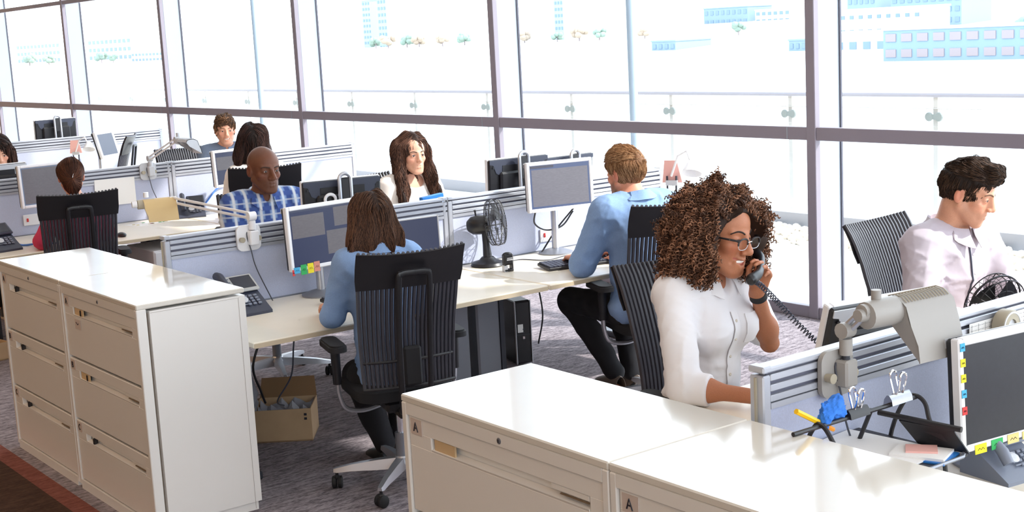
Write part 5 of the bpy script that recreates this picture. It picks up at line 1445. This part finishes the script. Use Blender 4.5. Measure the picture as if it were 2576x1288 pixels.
def curls(I, F, dark, light, n, seed, R=(.006, .010), L=(.045, .09), tube=.0024):
    rg = np.random.default_rng(seed); V, Q = surfnet(F, (-.26, -.27, -.27), (.26, .2, .24), .007)
    X = np.array(I['X']); HFl = head_field()
    P = V[rg.integers(0, len(V), n*2)]; 
    P = P[(P[:, 1] < .075) | (P[:, 2] > .05)]; P = P[(np.abs(P[:, 0]) > .058) | (P[:, 2] > .06) | (P[:, 1] < .0)][:n]
    g = grad(F, P.astype(F32), .006); N = len(P); K = 40
    down = np.tile(np.array([0, 0, -1.]), (N, 1)); ax = down*rg.uniform(.5, 1.2, (N, 1))+g*rg.uniform(.15, .9, (N, 1))+rg.normal(size=(N, 3))*.35; ax /= np.linalg.norm(ax, axis=1)[:, None]
    u = np.cross(ax, rg.normal(size=(N, 3))); u /= np.linalg.norm(u, axis=1)[:, None]; w = np.cross(ax, u)
    Lg = rg.uniform(*L, N); r = rg.uniform(*R, N); turns = Lg/rg.uniform(.009, .014, N); t = np.linspace(0, 1, K)
    ph = 2*np.pi*turns[:, None]*t[None]+rg.uniform(0, 6, N)[:, None]; rr = r[:, None]*(.55+.45*np.sin(np.pi*np.clip(t*.9+.1, 0, 1)))[None]
    paths = (P-g*.012-ax*.35*Lg[:, None])[:, None]+ax[:, None]*(Lg[:, None]*t)[..., None]+rr[..., None]*(u[:, None]*np.cos(ph)[..., None]+w[:, None]*np.sin(ph)[..., None])
    sag = (t**2)[None, :, None]*np.array([0, 0, -.012]); paths = paths+sag
    inside = (HFl(paths.reshape(-1, 3).astype(F32)).reshape(N, K) < .004).any(1); facez = ((paths[..., 1] > .045) & (((paths[..., 0]-.016)/.086)**2+((paths[..., 2]+.015)/.100)**2 < 1)).any(1)
    keep = ~(facez); paths = paths[keep]; N = len(paths)
    mv = rg.uniform(0, 1, N)**2.2; cols = np.array(dark)+(np.array(light)-np.array(dark))*mv[:, None]
    v, q, c = ribbon_mesh(paths, np.full(N, tube)*rg.uniform(.7, 1.25, N), cols, 4)
    Vi = V-grad(F, V.astype(F32), .006)*.008
    allv = np.concatenate([Vi, v]); cc = np.concatenate([np.tile(np.array(dark)*.4, (len(V), 1)), c]); tv = allv@X[:3, :3].T+X[:3, 3]  # base mass darkened, shadow at the curl roots put into the colour
    return to_obj('curly_hair', [(tv, np.concatenate([Q, q+len(V)]))], M['hairm'], I['body'], cc)
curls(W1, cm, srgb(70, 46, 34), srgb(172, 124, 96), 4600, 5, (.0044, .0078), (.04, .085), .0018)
M['brow_dark'] = mat('eyebrow_dark', srgb(46, 32, 26), .8); M['brow_brown'] = mat('eyebrow_brown', srgb(96, 66, 46), .8)
brows(W1, 'brow_dark', r=.0034, up=.002)
b = MB(); b.ell((0, .0790, -.0650), (.0235, .0095, .0064), 'teeth', X, 20, 10); b.ell((0, .077, -.0715), (.021, .0085, .0050), 'salmon', X, 20, 10); b.build('teeth', W1['body'])
gl = MB()
for s in (-1, 1):
    def lens(a):
        ca, sa = math.cos(a), math.sin(a); x = .0335+.0245*math.copysign(abs(ca)**.75, ca); z = -.006+.0175*math.copysign(abs(sa)**.8, sa)*(1 if sa < 0 else .85)
        return (s*x, .1055-.32*x*x*1.6, z)
    Lp = [lens(2*PI*i/32) for i in range(32)]
    gl.tube(Lp, .0011, 'silver_pl', 5, X, closed=True)
    gl.tube([lens(D(-8+196*i/18)) for i in range(19)], .0027, 'black', 6, X)
    gl.add([(p[0], p[1]-.0005, p[2]) for p in Lp], [tuple(range(32))], 'glass', X)
    gl.tube([(s*.0575, .104, .004), (s*.069, .088, .006), (s*.0775, .05, .006), (s*.079, .0, .004), (s*.077, -.02, -.012)], [.0034, .0034, .0028, .0026, .0024], 'black', 6, X)
    gl.box((s*.072, .078, .0062), (.003, .010, .003), 'chrome', X)
gl.tube([(-.0115, .1065, -.002), (0, .1115, .0015), (.0115, .1065, -.002)], .0016, 'chrome', 6, X)
gl.build('glasses', W1['body'], 'black browline glasses')
AR = W1['AR'][-1]; wd = (AR['wr']-AR['el']).normalized(); c0 = AR['wr']-wd*.028
b = MB(); b.tube([c0-wd*.013, c0-wd*.011, c0+wd*.011, c0+wd*.013], [.0295, .0325, .0315, .0285], 'black_matt', 22); b.build('wristband', W1['body'], 'black watch strap')
# chest pocket outline on her left
Sx = W1['S']; pk = [surf_pt(Sx, (px_, .34, pz), (0, -1, 0))+Vector((0, .0025, 0)) for px_, pz in ((-.045, .985), (-.045, .88), (-.08, .865), (-.115, .88), (-.115, .985))]
rows = [[surf_pt(Sx, (-.045-.0175*i, .34, z), (0, -1, 0))+Vector((0, .002, 0)) for i in range(5)] for z in (.985, .95, .915, .88)]
b = MB(); b.sheet(rows, 'white_cot', None, .003); b.build('pocket', W1['body'])

# handset in her left hand, with the coiled cord
hb = W1['body']; L2W = lambda p: hb.matrix_basis@Vector(p)
Ah = W1['AR'][-1]; hc = W1['hc']
bpy.context.view_layer.update(); pe = w2l(W1, Vector((-3.30, 3.562, 1.19))); pm = w2l(W1, Vector((-3.175, 3.402, 1.136))); pmid = pe.lerp(pm, .5)+Vector((-.014, .016, -.006))
hs_ = thing('telephone_handset', 'black telephone handset with coiled cord held to the curly-haired woman\'s ear', 'telephone')
b = MB(); pth = [L2W(p) for p in (pe, pe.lerp(pmid, .4)+Vector((-.01, .004, 0)), pmid, pm.lerp(pmid, .4)+Vector((-.008, .006, 0)), pm, pm+(pm-pmid)*.22)]
b.tube(spline(pth, 5), [.017, .018, .018, .017, .016, .015, .0145, .014, .014, .0138, .0138, .0138, .014, .0145, .015, .016, .0175, .0185, .0195, .020, .0205, .0205, .020, .0185, .016, .012], 'black', 12); b.build('body', hs_)
cp = spline([L2W(pm+(pm-pmid)*.2), (-3.17, 3.43, 1.115), (-3.06, 3.40, 1.07), (-2.97, 3.40, 1.005), (-2.90, 3.45, .93), (-2.88, 3.66, .82), (-2.93, 3.80, .79)], 60)
coil = []
for i, p in enumerate(cp):
    t = (cp[min(i+1, len(cp)-1)]-cp[max(0, i-1)]).normalized(); a = t.cross(Vector((0, 0, 1))).normalized(); c_ = a.cross(t)
    rr = .009*min(1, max(0, (i-26)/14)); q = i*.95; coil.append(p+a*math.cos(q)*rr+c_*math.sin(q)*rr)
b = MB(); b.tube(coil, .0024, 'phone_dk', 5); b.build('coiled_cord', hs_)
phone('pale desk telephone behind the tilted black monitor, receiving the coiled cord', -2.97, 3.90, 180, handset=False, grey='silver_pl', dark='silver_pl')

# --- 2 man in lilac
SK_FAIR = srgb(214, 158, 130)
W2 = person('man in a pale lilac shirt looking down, seated by the window at right', hip_from_head(-3.28, 4.77, -2, .14), -2, SK_FAIR, lean=.14, sw=1.1, head=(.42, .34, 0), hz=1.275, hs=1.07, hy=.045,
    face_kw=dict(jaw=1.08, nose=1.05, squint=.55), skin_kw=dict(stubble=(srgb(150, 104, 84), .35), lip=srgb(186, 112, 100)),
    arms={'R': dict(el=(.28, .14, .80), wr=(.12, .36, .775)), 'L': dict(el=(-.27, .16, .79), wr=(-.13, .40, .775))},
    shirt='lilac', sleeve=.55, wr=.0055, res=.85, neck_r=.065, opening='small', collar='buttoned', seed=9, sleeve_r=1.12)
placket(W2, .60, 1.06, 'lilac', 6, .014, 'white_pl', edge='phone_dk')
brows(W2, 'brow_brown', r=.0036)
def short_hair(I, dark, light, thick=.012, top=.018, fade=True, seed=2, n=1500, quiff=0.0, nape=-.06, fr=.10, step=.006, rad=.0013, name='hair'):
    F = Field([(1, ell((0, -.014, .03), (.075+thick*.6, .094+thick, .086+thick*.9)), .02)])
    F.u(ell((0, .012, .075), (.062+thick*.4, .078+thick*.5, .045+top)), .02)
    if quiff: F.u(ell((0, .072, .098), (.05, .03, .022+quiff)), .02)
    F.cut(ell((0, fr+.03, -.02), (.088, .085, .093)), .012)                      # face
    F.both(lambda s: ell((s*.080, .082, -.010), (.042, .056, .066)), .010, True)    # temples
    F.both(lambda s: ell((s*.083, -.010, -.012), (.022, .024, .036)), .008, True)  # ears
    F.both(lambda s: ell((s*.078, .038, -.034), (.03, .042, .050)), .008, True)
    F.cut(lambda P: P[:, 2]-nape, .01)
    F.disp(waves(.0022, 120, seed))
    def flow(P, g):
        f = np.stack([P[:, 0]*1.5, np.where(P[:, 2] > .06, .9, -.15), np.where(P[:, 2] > .06, .05, -1)], 1); return f
    return hair(I, F, dark, light, n=n, steps=8, step=step, rad=rad, seed=seed, flow=flow, lift=.0035, box=((-.12, -.14, -.1), (.12, .14, .17)), h=.0045, name=name, wave=.5, wf=80)
short_hair(W2, srgb(40, 30, 26), srgb(92, 68, 52), .007, .015, quiff=.013, seed=6, nape=-.045, n=4500, rad=.0009)

# --- 3 woman in light blue, from behind
W3 = person('woman in a light blue shirt with shoulder-length brown hair, back to the camera', hip_from_head(-5.26, 3.155, 172, .10, 1.20), 172, SK_FAIR, lean=.10, sw=.88, dz=-.055, bust=.9, female=True, head=(-.05, .1, .04), hz=1.255, hs=1.0,
    face_kw=dict(), arms={'L': dict(el=(-.215, .10, .85), wr=(-.13, .34, .835)), 'R': dict(el=(.215, .10, .85), wr=(.13, .34, .835))},
    shirt='denim', sleeve=.75, wr=.0045, neck_r=.048, opening='small', collar='buttoned', seed=12, sleeve_r=1.0, res=1.0,
    legs={'L': ((-.03, .31, .50), (.09, .33, .12), (0, 1)), 'R': ((.18, .32, .50), (.21, .36, .12), (0, 1))})
def fall(P, g):
    s = np.sign(P[:, 0]+1e-6); top = np.clip((P[:, 2]-.05)/.06, 0, 1)
    return np.stack([s*.9*top+.25*P[:, 0]*4*(1-top)*.3, -.45*top*np.where(P[:, 1] < .03, 1, .2), -1+.2*top], 1)
def long_hair(I, mass, dark, light, n, seed, steps=24, step=.014, wave=.35, wf=45, rad=.0019, bounds=((-.2, -.22, -.36), (.2, .17, .2)), h=.005, name='hair', root=None):
    return hair(I, mass, dark, light, n=n, steps=steps, step=step, rad=rad, seed=seed, flow=fall, lift=.004, box=bounds, h=h, name=name, wave=wave, wf=wf, root=root or (lambda P: (P[:, 2] > -.06)))
m3 = Field([(1, ell((0, -.018, .035), (.090, .112, .096)), .02)]); m3.u(ell((0, -.045, -.06), (.118, .082, .12)), .04); m3.both(lambda s: ell((s*.075, -.035, -.12), (.056, .062, .085)), .03)
m3.disp(waves(.006, 50, 21, aniso=(1, 1, .3))); m3.cut(ell((0, .115, -.06), (.062, .08, .13)), .015); m3.cut(seg((0, .03, -.1), (0, -.0, -.26), .052), .01)
long_hair(W3, m3, srgb(50, 34, 27), srgb(124, 88, 68), 3200, 31, wave=.4, rad=.0013)
brows(W3, 'brow_dark')

# --- 4 bald man in plaid
SK_DK = srgb(112, 70, 52)
W4 = person('bald man in a blue plaid shirt with a serious look, facing the camera', hip_from_head(-7.30, 3.672, -10, .10), -10, SK_DK, lean=.10, sw=1.1, head=(.16, .06, -.02), hz=1.282, hs=1.15, hy=.03,
    face_kw=dict(jaw=1.05, nose=1.22, lips=1.35, squint=.8), skin_kw=dict(lip=srgb(128, 78, 68), stubble=(srgb(60, 40, 34), .3), scalp=(srgb(92, 60, 46), .3)),
    shirt='plaid', legs=False, sleeve=.9, wr=.005, neck_r=.060, opening='small', collar='open', seed=15, sleeve_r=1.1, res=1.0)
brows(W4, 'brow_dark', r=.0036, up=-.002)

# --- 5 woman with long wavy hair
SK_LT = srgb(226, 172, 146)
W5 = person('woman with long wavy brown hair in a white top, looking aside to the right', hip_from_head(-7.22, 4.665, 2, .06), 2, SK_LT, lean=.06, sw=.95, bust=.9, female=True, head=(-.12, .02, .0), hz=1.278, hs=1.02,
    face_kw=dict(lips=1.1, nose=.8), shirt='cream_knit', skin_kw=dict(lip=srgb(198, 112, 104)), sleeve=.9, wr=.004, neck_r=.047, opening='scoop', seed=18, res=1.05,
    arms={'R': dict(el=(.22, .10, .82), wr=(.06, .34, .86)), 'L': dict(el=(-.24, .12, .83), wr=(-.10, .34, .80))})
m5 = Field([(1, ell((0, -.02, .034), (.087, .108, .096)), .02)]); m5.u(ell((0, -.06, -.06), (.10, .06, .13)), .04)
m5.both(lambda s: seg((s*.086, .0, .01), (s*.100, .028, -.13), .020, .031), .03); m5.both(lambda s: seg((s*.100, .028, -.13), (s*.108, .075, -.27), .033, .026), .03)
m5.disp(waves(.008, 48, 23, aniso=(1, 1, .55))); m5.cut(ell((0, .125, -.045), (.060, .085, .115)), .014); m5.cut(ell((0, .09, -.17), (.045, .09, .10)), .012)
long_hair(W5, m5, srgb(48, 33, 28), srgb(118, 82, 66), 3200, 33, steps=30, wave=.6, wf=30, rad=.0013, bounds=((-.2, -.2, -.36), (.2, .18, .2)))
brows(W5, 'brow_dark', r=.0028)

# --- 6 red-haired man from behind
W6 = person('red-haired bearded man in a light blue shirt typing, seen from behind', hip_from_head(-5.29, 4.735, 174, .12, 1.28), 174, srgb(216, 150, 122), lean=.12, sw=1.1, head=(.16, .12, 0), hz=1.252, hs=1.05, hy=.04,
    face_kw=dict(jaw=1.1), skin_kw=dict(stubble=(srgb(120, 76, 48), .75)), arms={'L': dict(el=(-.26, .17, .80), wr=(-.13, .415, .785), d=(.12, 1, -.08), n=(0, 0, -1), curl=(.3, .3, .35, .4)), 'R': dict(el=(.26, .10, .80), wr=(.13, .36, .785))},
    shirt='denim', sleeve=.5, wr=.005, neck_r=.060, opening='small', collar='buttoned', seed=25, sleeve_r=1.15, res=.95,
    legs={'L': ((-.15, .47, .54), (.02, .33, .13), (.1, .9)), 'R': ((.14, .42, .52), (.16, .36, .10), (0, 1))})
short_hair(W6, srgb(132, 92, 62), srgb(206, 162, 120), .013, .020, seed=8, n=5000, nape=-.055, rad=.0009)
b = MB(); AR = W6['AR'][-1]; wd = (AR['wr']-AR['el']).normalized(); c0 = AR['wr']-wd*.03; b.tube([c0-wd*.008, c0+wd*.008], .033, 'chrome', 18); b.build('wristwatch', W6['body'], 'silver watch')

# --- 7 woman with a hair clip
W7 = person('woman in raspberry pink with brown hair clipped back, seen from behind at left', hip_from_head(-9.12, 3.155, 176, .10, 1.19), 176, SK_LT, lean=.10, sw=.80, dz=-.09, bust=.8, female=True, head=(-.25, .18, .0), hz=1.285, hs=1.0,
    face_kw=dict(), shirt='pinkred', sleeve=.8, wr=.004, neck_r=.048, opening='scoop', seed=41, res=1.15, arms={'L': dict(el=(-.25, .06, .88), wr=(-.17, .36, .86)), 'R': dict(el=(.20, .10, .88), wr=(.13, .36, .86))})
m7 = Field([(1, ell((0, -.02, .034), (.086, .108, .094)), .02)]); m7.u(ell((0, -.075, -.03), (.055, .045, .09)), .03); m7.u(seg((0, -.09, -.06), (.01, -.085, -.17), .03, .016), .03)
m7.disp(waves(.002, 60, 3, aniso=(1, 1, .3))); m7.cut(ell((0, .12, -.04), (.066, .085, .10)), .014)
m7.both(lambda s: ell((s*.085, -.005, -.03), (.02, .03, .04)), .01, True)
def gather(P, g): c = np.array([0, -.12, -.02]); d = c-P; return d/(np.linalg.norm(d, axis=1)[:, None]+1e-6)+np.array([0, 0, -.3])
hair(W7, m7, srgb(48, 28, 22), srgb(116, 72, 52), n=2200, steps=14, step=.009, rad=.0012, seed=7, flow=gather, lift=.002, box=((-.13, -.16, -.22), (.13, .14, .17)), h=.005, wave=.1)
Xh = W7['X']; b = MB()
for i in range(4): b.box((-.012+.008*i, -.118-.004*i, -.015+.012*(i % 2)), (.005, .006, .030), 'chrome', Xh@RY(.3), .002)
b.build('hair_clip', W7['body'], 'silver hair clip')

# --- 8 dark-haired woman in cream
W8 = person('dark-haired woman in a cream top, seen from behind the bald man', hip_from_head(-9.12, 4.51, 172, .10), 172, srgb(150, 100, 78), lean=.10, sw=.98, bust=.8, female=True, head=(-.2, .05, 0), hz=1.272, hs=1.02,
    shirt='cream_knit', sleeve=.9, wr=.004, neck_r=.05, opening='scoop', seed=44, res=1.2)
m8 = Field([(1, ell((0, -.025, .045), (.108, .122, .112)), .02)]); m8.u(ell((0, -.05, -.06), (.126, .09, .13)), .04); m8.both(lambda s: ell((s*.09, -.02, -.13), (.055, .07, .09)), .03)
m8.disp(waves(.007, 46, 51, aniso=(1, 1, .6))); m8.cut(ell((0, .125, -.05), (.060, .08, .12)), .014); m8.cut(seg((0, .03, -.1), (0, 0, -.26), .05), .01)
long_hair(W8, m8, srgb(30, 20, 18), srgb(76, 48, 40), 2200, 37, wave=.5, rad=.0016)

# --- 9 smiling man at the back
W9 = person('smiling brown-haired man in grey-blue, far back against the window', hip_from_head(-11.15, 5.265, -18, .10), -18, srgb(222, 164, 138), lean=.10, sw=1.05, head=(-.02, .02, .0), hz=1.275, hs=1.07,
    face_kw=dict(smile=1.5, mouth_open=.8, squint=.75), skin_kw=dict(stubble=(srgb(150, 110, 90), .25)), shirt='grey_shirt', sleeve=.9, wr=.004, neck_r=.058, opening='small', collar='buttoned', seed=47, res=1.3)
short_hair(W9, srgb(78, 54, 40), srgb(160, 118, 86), .018, .014, quiff=.006, seed=10, n=1300, fr=.115, rad=.0018)
brows(W9, 'brow_brown'); b = MB(); b.ell((0, .0790, -.0660), (.021, .0095, .0060), 'teeth', W9['X'], 14, 8); b.build('teeth', W9['body'])
Sx = W9['S']
for s in (-1, 1):
    rows = [[surf_pt(Sx, (s*(.05+.022*i), .34, z), (0, -1, 0))+Vector((0, .003, 0)) for i in range(4)] for z in (1.05, 1.0, .95, .88, .8)]
    b = MB(); b.sheet(rows, 'grey_vest', None, .003); b.build('cardigan_front', W9['body'])

# --- 10 woman with a dark bob at the left edge
W10 = person('woman with a dark bob looking down, cut by the left edge', hip_from_head(-11.12, 3.285, -8, .10), -8, SK_LT, lean=.10, sw=.95, bust=.8, female=True, head=(-.05, .30, 0), hz=1.27, hs=1.04,
    face_kw=dict(), shirt='taupe', sleeve=.9, wr=.004, neck_r=.048, opening='scoop', seed=53, res=1.3)
m10 = Field([(1, ell((0, -.02, .036), (.094, .110, .100)), .02)]); m10.both(lambda s: seg((s*.084, .01, .01), (s*.086, .03, -.09), .028, .034), .03); m10.u(ell((0, -.05, -.05), (.10, .075, .10)), .04)
m10.disp(waves(.002, 60, 55, aniso=(1, 1, .3))); m10.cut(ell((0, .125, -.05), (.060, .08, .105)), .014); m10.cut(seg((0, .03, -.1), (0, 0, -.26), .05), .01)
long_hair(W10, m10, srgb(34, 22, 20), srgb(86, 58, 48), 900, 39, wave=.1, rad=.002, steps=18)
brows(W10, 'brow_dark')

# fuzzy blue lump in the black clip
Fb = Field([(1, ell((0, -.005, .02), (.024, .040, .026)), .01)]); Fb.u(ell((.01, -.046, .006), (.018, .019, .020)), .006); Fb.u(ell((-.01, .02, .034), (.016, .022, .015)), .008)
Fb.disp(waves(.0016, 150, 91)); Fb.disp(waves(.0009, 420, 92))
V_, Q_ = surfnet(Fb, (-.05, -.085, -.03), (.05, .065, .075), .0022)
o = to_obj('sponge', [(V_, Q_)], M['plush']); o.location = (-2.21, 2.66, DZ+.272); tag(o, 'fuzzy blue lump held by the black clip on the wire tidy', 'sponge')
